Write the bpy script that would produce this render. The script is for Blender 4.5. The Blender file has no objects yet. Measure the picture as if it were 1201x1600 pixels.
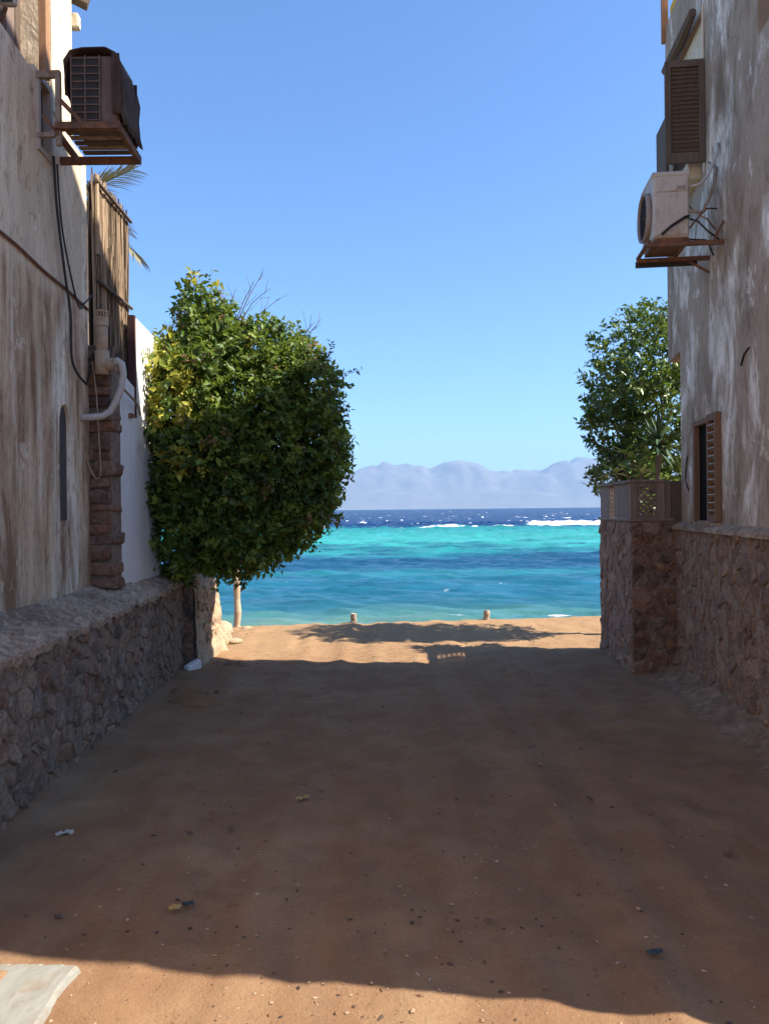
import bpy, bmesh, math, random
import numpy as np
from mathutils import Vector, Matrix

SC = bpy.context.scene
COL = SC.collection
R = math.radians

# ------------------------------------------------------------------ camera
cam_d = bpy.data.cameras.new('camera')
cam = bpy.data.objects.new('camera', cam_d)
COL.objects.link(cam)
cam_d.sensor_fit = 'VERTICAL'
cam_d.sensor_height = 36.0
cam_d.sensor_width = 27.0
cam_d.lens = 27.0
cam_d.clip_start = 0.05
cam_d.clip_end = 120000.0
cam.location = (0, 0, 1.6)
cam.rotation_mode = 'XYZ'
cam.matrix_world = (Matrix.Translation((0, 0, 1.6)) @ Matrix.Rotation(R(90 - 0.19), 4, 'X')
                    @ Matrix.Rotation(R(-0.6), 4, 'Z'))
SC.camera = cam

# ------------------------------------------------------------------ sky, sun, exposure
SUN_EL = R(44.0)
SUN_AZ = R(98.5)          # clockwise from +Y: the sun stands to the right, a touch behind
world = bpy.data.worlds.new('World')
SC.world = world
world.use_nodes = True
wn = world.node_tree
wn.nodes.clear()
sky = wn.nodes.new('ShaderNodeTexSky')
sky.sky_type = 'NISHITA'
sky.sun_disc = False
sky.sun_elevation = SUN_EL
sky.sun_rotation = SUN_AZ
sky.altitude = 0.0
sky.air_density = 1.0
sky.dust_density = 0.6
sky.ozone_density = 10.0
bg = wn.nodes.new('ShaderNodeBackground')
bg.inputs['Strength'].default_value = 0.10
wo = wn.nodes.new('ShaderNodeOutputWorld')
wn.links.new(sky.outputs[0], bg.inputs['Color'])
wn.links.new(bg.outputs[0], wo.inputs['Surface'])

sun_d = bpy.data.lights.new('sun', 'SUN')
sun_d.energy = 4.8
sun_d.angle = R(0.53)
sun_d.color = (1.0, 0.92, 0.79)
sun = bpy.data.objects.new('sun', sun_d)
COL.objects.link(sun)
sdir = Vector((math.sin(SUN_AZ) * math.cos(SUN_EL), math.cos(SUN_AZ) * math.cos(SUN_EL), math.sin(SUN_EL)))
sun.rotation_euler = (-sdir).to_track_quat('-Z', 'Y').to_euler()
sun.location = sdir * 30

SC.view_settings.view_transform = 'Standard'
SC.view_settings.look = 'None'
SC.view_settings.gamma = 1.0
SC.view_settings.use_curve_mapping = False
SC.view_settings.exposure = 1.4

# ------------------------------------------------------------------ helpers
def tag(o, label=None, cat=None, group=None, kind=None):
    if label: o['label'] = label
    if cat: o['category'] = cat
    if group: o['group'] = group
    if kind: o['kind'] = kind
    return o

def empty(name, loc=(0, 0, 0), rz=0.0):
    o = bpy.data.objects.new(name, None)
    COL.objects.link(o)
    o.location = loc
    o.rotation_euler = (0, 0, rz)
    o.empty_display_size = 0.1
    return o

def link_mesh(name, me, mat=None, parent=None, loc=None):
    o = bpy.data.objects.new(name, me)
    COL.objects.link(o)
    if mat is not None and not me.materials:
        me.materials.append(mat)
    if parent is not None:
        o.parent = parent
    if loc is not None:
        o.location = loc
    return o

class MB:
    def __init__(self):
        self.v = []; self.f = []
    def add(self, vs, fs):
        k = len(self.v)
        self.v += [tuple(p) for p in vs]
        self.f += [tuple(i + k for i in f) for f in fs]
        return self
    def box(self, x0, x1, y0, y1, z0, z1):
        vs = [(x0,y0,z0),(x1,y0,z0),(x1,y1,z0),(x0,y1,z0),(x0,y0,z1),(x1,y0,z1),(x1,y1,z1),(x0,y1,z1)]
        return self.add(vs, [(0,3,2,1),(4,5,6,7),(0,1,5,4),(1,2,6,5),(2,3,7,6),(3,0,4,7)])
    def bar(self, a, b, w, h, up=(0,0,1)):
        a = Vector(a); b = Vector(b); d = (b - a).normalized()
        up = Vector(up)
        if abs(d.dot(up)) > 0.98: up = Vector((0,1,0))
        s = d.cross(up).normalized() * w * 0.5
        t = s.cross(d).normalized() * h * 0.5
        vs = [a-s-t, a+s-t, a+s+t, a-s+t, b-s-t, b+s-t, b+s+t, b-s+t]
        return self.add(vs, [(0,3,2,1),(4,5,6,7),(0,1,5,4),(1,2,6,5),(2,3,7,6),(3,0,4,7)])
    def tube(self, pts, r, n=8, cap=True):
        pts = [Vector(p) for p in pts]
        m = len(pts)
        rs = r if isinstance(r, (list, tuple)) else [r] * m
        k = len(self.v)
        s = None
        for i, p in enumerate(pts):
            d = (pts[min(i+1, m-1)] - pts[max(i-1, 0)])
            d = d.normalized() if d.length > 1e-9 else Vector((0,0,1))
            if s is None:
                ref = Vector((0.31, 0.17, 0.93)).normalized()
                s = d.cross(ref if abs(d.dot(ref)) < 0.95 else Vector((1, 0, 0))).normalized()
            else:
                s = (s - d * s.dot(d)).normalized()
            t = d.cross(s).normalized()
            for j in range(n):
                a = 2 * math.pi * j / n
                self.v.append(tuple(p + (s * math.cos(a) + t * math.sin(a)) * rs[i]))
        for i in range(m - 1):
            for j in range(n):
                self.f.append((k+i*n+j, k+i*n+(j+1) % n, k+(i+1)*n+(j+1) % n, k+(i+1)*n+j))
        if cap:
            self.f.append(tuple(k + j for j in range(n))[::-1])
            self.f.append(tuple(k + (m-1)*n + j for j in range(n)))
        return self
    def mesh(self, name):
        me = bpy.data.meshes.new(name)
        me.from_pydata(self.v, [], self.f)
        me.update()
        return me
    def build(self, name, mat, parent=None, smooth=False, bevel=0.0, loc=None):
        me = self.mesh(name)
        bm = bmesh.new(); bm.from_mesh(me)
        bmesh.ops.recalc_face_normals(bm, faces=bm.faces)
        if bevel > 0:
            bmesh.ops.bevel(bm, geom=list(bm.edges), offset=bevel, segments=1, affect='EDGES', clamp_overlap=True)
        bm.to_mesh(me); bm.free()
        if smooth:
            me.polygons.foreach_set('use_smooth', [True] * len(me.polygons))
        return link_mesh(name, me, mat, parent, loc)

_tabs = {}
def vnoise(x, y, seed=0):
    if seed not in _tabs:
        _tabs[seed] = np.random.RandomState(seed + 77).rand(256, 256)
    T = _tabs[seed]
    x = np.asarray(x, float); y = np.asarray(y, float)
    xi = np.floor(x).astype(np.int64); yi = np.floor(y).astype(np.int64)
    fx = x - xi; fy = y - yi
    fx = fx * fx * (3 - 2 * fx); fy = fy * fy * (3 - 2 * fy)
    x0 = xi & 255; x1 = (xi + 1) & 255; y0 = yi & 255; y1 = (yi + 1) & 255
    return (T[x0, y0] * (1-fx) * (1-fy) + T[x1, y0] * fx * (1-fy) + T[x0, y1] * (1-fx) * fy + T[x1, y1] * fx * fy)
def fbm(x, y, seed=0, octv=4, gain=0.5):
    s = 0; a = 1; t = 0
    for i in range(octv):
        s = s + a * vnoise(x * 2**i + 17.3*i, y * 2**i - 9.1*i, seed + i)
        t += a; a *= gain
    return s / t
def sstep(a, b, x):
    t = np.clip((x - a) / (b - a), 0, 1)
    return t * t * (3 - 2 * t)

def grid_mesh(name, P, smooth=True):
    """P: (n, m, 3) array of points -> quad mesh"""
    n, m, _ = P.shape
    me = bpy.data.meshes.new(name)
    me.vertices.add(n * m)
    me.vertices.foreach_set('co', P.reshape(-1).astype(np.float32))
    idx = np.arange(n * m).reshape(n, m)
    q = np.stack([idx[:-1, :-1], idx[:-1, 1:], idx[1:, 1:], idx[1:, :-1]], -1).reshape(-1, 4)
    me.loops.add(q.size); me.loops.foreach_set('vertex_index', q.reshape(-1).astype(np.int32))
    me.polygons.add(len(q))
    me.polygons.foreach_set('loop_start', (np.arange(len(q)) * 4).astype(np.int32))
    me.update(calc_edges=True)
    me.polygons.foreach_set('use_smooth', [smooth] * len(q))
    me.validate()
    return me

def color_attr(me, name, rgb):
    a = me.color_attributes.new(name, 'FLOAT_COLOR', 'POINT')
    c = np.ones((len(me.vertices), 4), np.float32); c[:, :3] = rgb
    a.data.foreach_set('color', c.reshape(-1))

# ------------------------------------------------------------------ materials
class NT:
    """small node-tree writer"""
    def __init__(self, name):
        self.m = bpy.data.materials.new(name); self.m.use_nodes = True
        self.t = self.m.node_tree
        self.b = self.t.nodes['Principled BSDF']
    def n(self, typ, **kw):
        nd = self.t.nodes.new(typ)
        for k, v in kw.items():
            if k in nd.inputs: nd.inputs[k].default_value = v
            else: setattr(nd, k, v)
        return nd
    def l(self, a, b): self.t.links.new(a, b)
    def coord(self, scale=(1,1,1), kind='Object', loc=(0,0,0)):
        tc = self.n('ShaderNodeTexCoord')
        mp = self.n('ShaderNodeMapping')
        mp.inputs['Scale'].default_value = scale; mp.inputs['Location'].default_value = loc
        self.l(tc.outputs[kind], mp.inputs['Vector'])
        return mp.outputs[0]
    def noise(self, vec, scale=5, detail=4, rough=0.55, dist=0.0):
        nd = self.n('ShaderNodeTexNoise')
        nd.inputs['Scale'].default_value = scale; nd.inputs['Detail'].default_value = detail
        nd.inputs['Roughness'].default_value = rough; nd.inputs['Distortion'].default_value = dist
        self.l(vec, nd.inputs['Vector'])
        return nd.outputs['Fac']
    def voronoi(self, vec, scale=5, feature='F1', out='Distance'):
        nd = self.n('ShaderNodeTexVoronoi'); nd.feature = feature
        nd.inputs['Scale'].default_value = scale
        self.l(vec, nd.inputs['Vector'])
        return nd.outputs[out]
    def ramp(self, fac, stops):
        nd = self.n('ShaderNodeValToRGB')
        e = nd.color_ramp.elements
        while len(e) < len(stops): e.new(0.5)
        for i, (p, c) in enumerate(stops):
            e[i].position = p
            e[i].color = (*c, 1) if isinstance(c, (tuple, list)) else (c, c, c, 1)
        self.l(fac, nd.inputs[0])
        return nd.outputs[0]
    def mix(self, fac, a, b, mode='MIX'):
        nd = self.n('ShaderNodeMix'); nd.data_type = 'RGBA'; nd.blend_type = mode
        for s, v in ((0, fac), (6, a), (7, b)):
            if isinstance(v, (int, float)): nd.inputs[s].default_value = v
            elif isinstance(v, tuple): nd.inputs[s].default_value = (*v, 1)
            else: self.l(v, nd.inputs[s])
        return nd.outputs[2]
    def math(self, op, a, b=0.0):
        nd = self.n('ShaderNodeMath'); nd.operation = op
        for i, v in enumerate((a, b)):
            if isinstance(v, (int, float)): nd.inputs[i].default_value = v
            else: self.l(v, nd.inputs[i])
        return nd.outputs[0]
    def bump(self, h, strength=0.4, dist=0.02, prev=None):
        nd = self.n('ShaderNodeBump')
        nd.inputs['Strength'].default_value = strength; nd.inputs['Distance'].default_value = dist
        self.l(h, nd.inputs['Height'])
        if prev is not None: self.l(prev, nd.inputs['Normal'])
        return nd.outputs[0]
    def done(self, color=None, rough=0.9, normal=None, spec=0.3, metallic=0.0):
        if color is not None:
            if isinstance(color, tuple): self.b.inputs['Base Color'].default_value = (*color, 1)
            else: self.l(color, self.b.inputs['Base Color'])
        if isinstance(rough, (int, float)): self.b.inputs['Roughness'].default_value = rough
        else: self.l(rough, self.b.inputs['Roughness'])
        self.b.inputs['Specular IOR Level'].default_value = spec
        self.b.inputs['Metallic'].default_value = metallic
        if normal is not None: self.l(normal, self.b.inputs['Normal'])
        return self.m

M = {}
def plaster(name, base, light, stain, light_amt=0.5, stain_amt=0.5, streak=(2.2, 2.2, 0.3), seed=0.0, zsplit=None, gritty=0.4):
    t = NT(name)
    st = t.coord(streak, loc=(seed, seed * 2, 0))
    ob = t.coord((1, 1, 1), loc=(seed, 0, seed))
    s1 = t.noise(st, 1.5, 4, 0.6, 0.5)
    s2 = t.noise(st, 2.6, 4, 0.6, 0.7)
    blot = t.noise(t.coord((1, 1, 0.55), loc=(seed, 1, seed)), 1.3, 5, 0.6, 0.6)
    fine = t.noise(ob, 38, 4, 0.7)
    grit = t.noise(t.coord((1, 1, 0.45)), 17, 6, 0.78)
    lo = 0.66 - 0.32 * light_amt
    c = t.mix(t.ramp(t.math('ADD', s1, t.math('MULTIPLY', t.math('SUBTRACT', grit, 0.5), 0.22)), [(lo, 0.0), (lo + 0.14, 1.0)]), base, light)
    lo = 0.66 - 0.32 * stain_amt
    sm = t.math('ADD', t.math('MULTIPLY', s2, 0.55), t.math('MULTIPLY', blot, 0.45))
    sm = t.math('ADD', sm, t.math('MULTIPLY', t.math('SUBTRACT', grit, 0.5), 0.35))
    c = t.mix(t.ramp(sm, [(lo, 0.0), (lo + 0.15, 0.92)]), c, stain)
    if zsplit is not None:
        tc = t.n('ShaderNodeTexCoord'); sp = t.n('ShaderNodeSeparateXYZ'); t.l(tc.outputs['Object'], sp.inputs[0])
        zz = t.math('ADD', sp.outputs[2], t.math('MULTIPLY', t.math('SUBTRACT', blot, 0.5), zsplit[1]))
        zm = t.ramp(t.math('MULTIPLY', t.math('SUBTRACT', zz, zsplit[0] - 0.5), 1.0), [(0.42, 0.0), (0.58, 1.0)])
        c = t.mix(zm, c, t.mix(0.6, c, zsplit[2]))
    c = t.mix(t.ramp(grit, [(0.34, gritty), (0.5, 0.0)]), c, stain)
    # flaked patches with hard edges, hairline cracks
    pat = t.noise(t.coord((1.2, 1.2, 0.8), loc=(seed * 3, 4, seed)), 2.3, 7, 0.72, 0.3)
    flake = t.ramp(pat, [(0.615, 0.0), (0.63, 1.0)])
    c = t.mix(t.math('MULTIPLY', flake, 0.5), c, light)
    flk2 = t.ramp(pat, [(0.355, 1.0), (0.37, 0.0)])
    c = t.mix(t.math('MULTIPLY', flk2, 0.5), c, stain)
    wob = t.n('ShaderNodeVectorMath'); wob.operation = 'ADD'
    nv = t.n('ShaderNodeTexNoise'); nv.inputs['Scale'].default_value = 3.0; nv.inputs['Detail'].default_value = 5
    t.l(ob, nv.inputs['Vector']); sc_ = t.n('ShaderNodeVectorMath'); sc_.operation = 'SCALE'; sc_.inputs['Scale'].default_value = 0.5
    t.l(nv.outputs['Color'], sc_.inputs[0]); t.l(ob, wob.inputs[0]); t.l(sc_.outputs[0], wob.inputs[1])
    cr = t.voronoi(wob.outputs[0], 1.05, 'DISTANCE_TO_EDGE')
    crack = t.math('MULTIPLY', t.ramp(cr, [(0.002, 1.0), (0.005, 0.0)]), t.ramp(blot, [(0.54, 0.0), (0.60, 0.55)]))
    c = t.mix(crack, c, tuple(x * 0.35 for x in stain))
    c = t.mix(0.35, c, t.mix(fine, (0.3, 0.3, 0.3), (0.78, 0.78, 0.78)), 'OVERLAY')
    nb = t.bump(blot, 0.6, 0.05)
    nb = t.bump(flake, 0.35, 0.008, nb)
    nb = t.bump(grit, 0.5, 0.014, nb)
    nb = t.bump(fine, 0.3, 0.006, nb)
    return t.done(c, 0.93, nb, 0.15)

def make_materials():
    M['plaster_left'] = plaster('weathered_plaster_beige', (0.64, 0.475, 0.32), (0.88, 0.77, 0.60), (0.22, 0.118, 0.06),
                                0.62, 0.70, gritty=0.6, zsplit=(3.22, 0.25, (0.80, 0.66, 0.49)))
    M['plaster_right'] = plaster('weathered_plaster_grey', (0.40, 0.315, 0.238), (0.88, 0.80, 0.69), (0.205, 0.148, 0.102), 0.47, 0.54, (1.7, 1.7, 0.75), 3.7, gritty=0.6)
    M['plaster_cream'] = plaster('cream_plaster', (0.62, 0.53, 0.39), (0.68, 0.60, 0.47), (0.45, 0.35, 0.24), 0.5, 0.25, (2, 2, 0.4), 9.1)
    M['plaster_white'] = plaster('whitewashed_plaster', (0.76, 0.74, 0.71), (0.84, 0.82, 0.79), (0.50, 0.41, 0.32), 0.5, 0.2, (3, 3, 0.35), 5.3, gritty=0.2)
    M['ledge'] = plaster('rough_mortar_ledge', (0.44, 0.325, 0.235), (0.58, 0.46, 0.35), (0.20, 0.135, 0.09), 0.35, 0.75, (7, 7, 7), 2.2, gritty=0.7)
    # mortar
    t = NT('mortar'); o = t.coord()
    nz = t.noise(o, 18, 5, 0.7); f = t.noise(o, 90, 3, 0.7)
    c = t.ramp(nz, [(0.3, (0.19, 0.135, 0.10)), (0.7, (0.38, 0.29, 0.225))])
    M['mortar'] = t.done(c, 0.95, t.bump(f, 0.5, 0.01, t.bump(nz, 0.6, 0.02)), 0.15)
    t = NT('mortar_dark'); o = t.coord()
    nz = t.noise(o, 18, 5, 0.7); f = t.noise(o, 90, 3, 0.7)
    c = t.ramp(nz, [(0.3, (0.14, 0.10, 0.075)), (0.7, (0.33, 0.25, 0.19))])
    M['mortar_dark'] = t.done(c, 0.95, t.bump(f, 0.5, 0.01, t.bump(nz, 0.6, 0.02)), 0.15)
    t = NT('dusty_skirting'); o = t.coord(); nz = t.noise(o, 9, 6, 0.7); f = t.noise(o, 60, 4, 0.75)
    c = t.ramp(nz, [(0.32, (0.16, 0.098, 0.06)), (0.55, (0.27, 0.18, 0.115)), (0.7, (0.36, 0.26, 0.185))])
    M['skirting'] = t.done(c, 0.95, t.bump(f, 0.7, 0.015, t.bump(nz, 0.6, 0.03)), 0.12)
    # stones: each stone has a colour of its own
    def stone(name, stops):
        t = NT(name); oi = t.n('ShaderNodeObjectInfo'); g = t.n('ShaderNodeNewGeometry')
        mp = t.n('ShaderNodeMapping'); t.l(g.outputs['Position'], mp.inputs['Vector']); o = mp.outputs[0]
        c = t.ramp(oi.outputs['Random'], stops)
        avg = tuple(sum(s_[1][i] for s_ in stops)/len(stops) for i in range(3))
        c = t.mix(0.12, c, avg)
        nz = t.noise(o, 20, 7, 0.8, 0.6); f = t.noise(o, 95, 5, 0.85)
        c = t.mix(0.85, c, t.mix(t.ramp(nz, [(0.3, 0.0), (0.7, 1.0)]), (0.14, 0.13, 0.125), (0.80, 0.79, 0.78)), 'OVERLAY')
        c = t.mix(0.55, c, t.mix(f, (0.1, 0.1, 0.1), (0.9, 0.9, 0.9)), 'OVERLAY')
        dust = t.ramp(t.noise(o, 9, 6, 0.7, 0.5), [(0.46, 0.0), (0.64, 0.55)])
        c = t.mix(dust, c, (0.44, 0.34, 0.255))
        grime = t.ramp(t.noise(o, 3.1, 5, 0.6, 0.8), [(0.52, 0.0), (0.74, 0.5)])
        c = t.mix(grime, c, (0.13, 0.088, 0.064))
        pit = t.ramp(t.noise(o, 33, 4, 0.7, 1.0), [(0.33, 0.85), (0.43, 0.0)])
        c = t.mix(pit, c, (0.06, 0.042, 0.033))
        return t.done(c, 0.94, t.bump(f, 0.7, 0.012, t.bump(nz, 0.9, 0.03)), 0.12)
    M['stone_grey'] = stone('rubble_stone_grey_brown', [(0.0, (0.270, 0.192, 0.137)), (0.18, (0.405, 0.282, 0.200)), (0.36, (0.203, 0.156, 0.121)),
                            (0.5, (0.459, 0.330, 0.231)), (0.64, (0.351, 0.186, 0.116)), (0.78, (0.311, 0.252, 0.205)), (0.9, (0.513, 0.372, 0.263)), (1.0, (0.121, 0.096, 0.079))])
    M['stone_red'] = stone('rubble_stone_red_brown', [(0.0, (0.357, 0.221, 0.167)), (0.2, (0.433, 0.294, 0.221)), (0.4, (0.285, 0.175, 0.135)),
                            (0.55, (0.484, 0.339, 0.259)), (0.7, (0.371, 0.238, 0.186)), (0.85, (0.244, 0.176, 0.142)), (1.0, (0.447, 0.306, 0.236))])
    M['stone_pier'] = stone('pier_stone_dark_red', [(0.0, (0.280, 0.138, 0.089)), (0.25, (0.378, 0.198, 0.126)), (0.45, (0.210, 0.108, 0.074)),
                            (0.6, (0.336, 0.180, 0.121)), (0.72, (0.105, 0.074, 0.061)), (0.85, (0.308, 0.168, 0.116)), (1.0, (0.182, 0.150, 0.126))])
    M['stone_sand'] = stone('pale_sandy_stone', [(0.0, (0.525, 0.370, 0.234)), (0.5, (0.609, 0.450, 0.297)), (1.0, (0.462, 0.330, 0.216))])
    # ground
    t = NT('dirt_ground'); o = t.coord()
    big = t.noise(o, 0.55, 5, 0.6, 0.4); med = t.noise(o, 3.2, 6, 0.65, 0.3); fine = t.noise(o, 70, 6, 0.8); gr = t.voronoi(o, 75); grain = t.noise(o, 260, 3, 0.8)
    trk = t.noise(t.coord((2.6, 0.16, 1)), 1.3, 4, 0.6, 0.3)
    c = t.ramp(big, [(0.3, (0.265, 0.148, 0.08)), (0.52, (0.295, 0.174, 0.094)), (0.72, (0.365, 0.242, 0.14))])
    c = t.mix(t.ramp(med, [(0.42, 0.5), (0.62, 0.0)]), c, (0.20, 0.102, 0.054))
    c = t.mix(t.ramp(trk, [(0.5, 0.0), (0.7, 0.35)]), c, (0.34, 0.225, 0.138))
    c = t.mix(t.ramp(gr, [(0.08, 0.75), (0.18, 0.0)]), c, (0.15, 0.085, 0.05))
    c = t.mix(0.5, c, t.mix(fine, (0.28, 0.28, 0.28), (0.75, 0.75, 0.75)), 'OVERLAY')
    sp = t.n('ShaderNodeTexCoord'); sx = t.n('ShaderNodeSeparateXYZ'); t.l(sp.outputs['Object'], sx.inputs[0])
    sand = t.ramp(t.math('ADD', t.math('MULTIPLY', sx.outputs[1], 0.1), t.math('MULTIPLY', t.math('SUBTRACT', med, 0.5), 0.15)), [(0.78, 0.0), (1.0, 0.6)])
    c = t.mix(sand, c, (0.36, 0.228, 0.118))
    c = t.mix(0.35, c, t.mix(grain, (0.15, 0.15, 0.15), (0.85, 0.85, 0.85)), 'OVERLAY')
    nb = t.bump(med, 0.5, 0.05); nb = t.bump(fine, 0.75, 0.012, nb); nb = t.bump(grain, 0.4, 0.004, nb)
    M['dirt'] = t.done(c, 0.95, nb, 0.12)
    # sea
    t = NT('sea_water'); o = t.coord()
    at = t.n('ShaderNodeAttribute', attribute_name='Col'); fa = t.n('ShaderNodeAttribute', attribute_name='Foam')
    n1 = t.noise(t.coord((0.6, 1.4, 1)), 2.2, 5, 0.65, 0.3); n2 = t.noise(t.coord((0.16, 0.4, 1)), 1.2, 4, 0.6, 0.2)
    fbreak = t.noise(t.coord((0.7, 1.2, 1)), 3.1, 5, 0.7)
    fm = t.ramp(t.math('ADD', fa.outputs['Fac'], t.math('MULTIPLY', t.math('SUBTRACT', fbreak, 0.5), 1.1)), [(0.46, 0.0), (0.74, 1.0)])
    c = t.mix(fm, at.outputs['Color'], (0.82, 0.84, 0.85))
    nb = t.bump(n2, 0.5, 0.35); nb = t.bump(n1, 0.5, 0.12, nb)
    rg = t.ramp(fm, [(0.0, 0.30), (1.0, 0.9)])
    M['sea'] = t.done(c, rg, nb, 0.06)
    # rock of the far mountains
    t = NT('mountain_rock'); o = t.coord((0.001, 0.001, 0.002)); nz = t.noise(o, 2.5, 7, 0.65)
    M['mountain'] = t.done(t.ramp(nz, [(0.3, (0.13, 0.115, 0.105)), (0.7, (0.19, 0.165, 0.15))]), 0.95, None, 0.1)
    # woods
    def wood(name, a, b, sc=(9, 9, 0.8), rough=0.8):
        t = NT(name); o = t.coord(sc); oi = t.n('ShaderNodeObjectInfo')
        g = t.noise(o, 4, 6, 0.7, 0.6); f = t.noise(t.coord((1, 1, 1)), 30, 3, 0.7)
        c = t.ramp(g, [(0.3, a), (0.7, b)])
        c = t.mix(t.math('MULTIPLY', oi.outputs['Random'], 0.3), c, (0.08, 0.06, 0.05))
        c = t.mix(0.3, c, t.mix(f, (0.3, 0.3, 0.3), (0.7, 0.7, 0.7)), 'OVERLAY')
        return t.done(c, rough, t.bump(g, 0.3, 0.006), 0.25)
    M['wood_fence'] = wood('weathered_wood_mauve', (0.175, 0.125, 0.10), (0.285, 0.21, 0.17))
    M['wood_dark'] = wood('old_dark_wood', (0.085, 0.06, 0.045), (0.16, 0.115, 0.085))
    M['wood_shutter'] = wood('brown_shutter_wood', (0.16, 0.085, 0.05), (0.27, 0.155, 0.095))
    M['wood_grey'] = wood('sun_bleached_wood', (0.36, 0.30, 0.25), (0.50, 0.43, 0.37))
    M['wood_slot_light'] = wood('slot_light_wood', (0.66, 0.56, 0.42), (0.76, 0.66, 0.50))  # paleness stands in for sunlight at the fence slots
    M['wood_upper'] = wood('dusty_shutter_wood', (0.095, 0.07, 0.052), (0.165, 0.125, 0.095))
    M['wood_post'] = wood('driftwood_post', (0.36, 0.26, 0.17), (0.50, 0.385, 0.27))
    M['wood_orange'] = wood('orange_brown_wood', (0.30, 0.15, 0.075), (0.42, 0.23, 0.125))
    M['reed'] = wood('dry_reed', (0.24, 0.165, 0.10), (0.58, 0.44, 0.29), (45, 45, 1.2))
    M['bark'] = wood('grey_bark', (0.10, 0.08, 0.06), (0.20, 0.155, 0.115), (8, 8, 1.2))
    M['twig'] = NT('dry_twig').done((0.22, 0.165, 0.12), 0.9, None, 0.1)
    # metals, plastics
    def worn(name, base, dirt, amt=0.55, rough=0.6, metallic=0.0, sc=9):
        t = NT(name); o = t.coord(); nz = t.noise(o, sc, 6, 0.7, 0.5); f = t.noise(t.coord((1, 1, 0.3)), sc * 3, 4, 0.7)
        k = t.math('ADD', t.math('MULTIPLY', nz, 0.6), t.math('MULTIPLY', f, 0.4))
        c = t.mix(t.ramp(k, [(0.62 - 0.25 * amt, 0.0), (0.80 - 0.25 * amt, 1.0)]), base, dirt)
        return t.done(c, rough, t.bump(f, 0.2, 0.004), 0.3, metallic)
    M['rust'] = worn('rusty_steel', (0.12, 0.065, 0.045), (0.26, 0.12, 0.06), 0.7, 0.85)
    M['rust_pale'] = worn('rusty_painted_steel', (0.30, 0.245, 0.19), (0.20, 0.095, 0.055), 0.7, 0.8)
    M['ac_white'] = worn('aged_white_casing', (0.52, 0.475, 0.42), (0.33, 0.26, 0.20), 0.5, 0.55)
    M['ac_grey'] = worn('dusty_grey_casing', (0.33, 0.275, 0.245), (0.22, 0.17, 0.14), 0.5, 0.6)
    M['ac_brown'] = worn('dusty_brown_casing', (0.135, 0.092, 0.075), (0.21, 0.15, 0.115), 0.5, 0.7)
    M['ac_dark'] = worn('dark_grille', (0.035, 0.03, 0.028), (0.08, 0.06, 0.05), 0.4, 0.7)
    M['niche'] = worn('niche_shade', (0.075, 0.065, 0.058), (0.12, 0.10, 0.085), 0.4, 0.8)  # shade of the niche put into a colour
    M['cloth'] = worn('dark_brown_cloth', (0.055, 0.036, 0.03), (0.11, 0.075, 0.058), 0.6, 0.95, 0, 5)
    M['pvc'] = worn('aged_pvc_pipe', (0.42, 0.325, 0.225), (0.27, 0.19, 0.125), 0.55, 0.65)
    M['hose'] = worn('grey_hose', (0.46, 0.43, 0.40), (0.30, 0.26, 0.22), 0.4, 0.5)
    M['cable'] = NT('dark_cable').done((0.035, 0.028, 0.025), 0.6)
    M['cable_tan'] = NT('tan_cable').done((0.34, 0.24, 0.17), 0.7)
    M['black'] = NT('interior_shade').done((0.012, 0.011, 0.010), 0.9, None, 0.05)  # near-black that paints in the dark of interiors
    M['red_strip'] = worn('oxide_red_strip', (0.15, 0.07, 0.05), (0.24, 0.16, 0.12), 0.5, 0.85)
    M['red_post'] = worn('dark_red_post', (0.07, 0.03, 0.028), (0.12, 0.06, 0.05), 0.4, 0.8)
    M['yellow'] = worn('yellow_painted_board', (0.72, 0.42, 0.04), (0.55, 0.33, 0.06), 0.4, 0.7, 0, 4)
    M['concrete'] = worn('pale_concrete', (0.235, 0.23, 0.20), (0.21, 0.15, 0.10), 0.62, 0.95, 0, 6)
    M['paper'] = NT('white_litter').done((0.42, 0.39, 0.35), 0.85)
    M['blue_litter'] = NT('blue_litter').done((0.03, 0.045, 0.05), 0.6)
    M['ochre_litter'] = NT('ochre_litter').done((0.36, 0.24, 0.09), 0.8)
    t = NT('dark_glass'); M['glass'] = t.done((0.05, 0.07, 0.08), 0.12, None, 0.5)
    # gravel crumbs
    t = NT('gravel_crumbs'); at = t.n('ShaderNodeAttribute', attribute_name='Col')
    M['gravel'] = t.done(at.outputs['Color'], 0.95, None, 0.1)
    # leaves
    def leaf(name, rough=0.45, trans=0.35, spec=0.4):
        t = NT(name); at = t.n('ShaderNodeAttribute', attribute_name='Col')
        t.done(at.outputs['Color'], rough, None, spec)
        tr = t.n('ShaderNodeBsdfTranslucent'); t.l(t.mix(0.5, at.outputs['Color'], (0.22, 0.30, 0.03)), tr.inputs['Color'])
        mx = t.n('ShaderNodeMixShader'); mx.inputs[0].default_value = trans
        out = t.t.nodes['Material Output']
        t.l(t.b.outputs[0], mx.inputs[1]); t.l(tr.outputs[0], mx.inputs[2]); t.l(mx.outputs[0], out.inputs['Surface'])
        return t.m
    M['leaf'] = leaf('bush_leaf', 0.5, 0.36, 0.35)
    M['leaf_gloss'] = leaf('glossy_leaf', 0.38, 0.32, 0.5)
    def solid_leaf(name, a, b):
        t = NT(name); oi = t.n('ShaderNodeObjectInfo')
        return t.done(t.ramp(oi.outputs['Random'], [(0.0, a), (1.0, b)]), 0.42, None, 0.45)
    M['leaf_sword'] = solid_leaf('sword_leaf', (0.018, 0.045, 0.02), (0.06, 0.11, 0.045))
    M['leaf_broad'] = solid_leaf('broad_pale_leaf', (0.12, 0.24, 0.05), (0.30, 0.36, 0.15))
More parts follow.
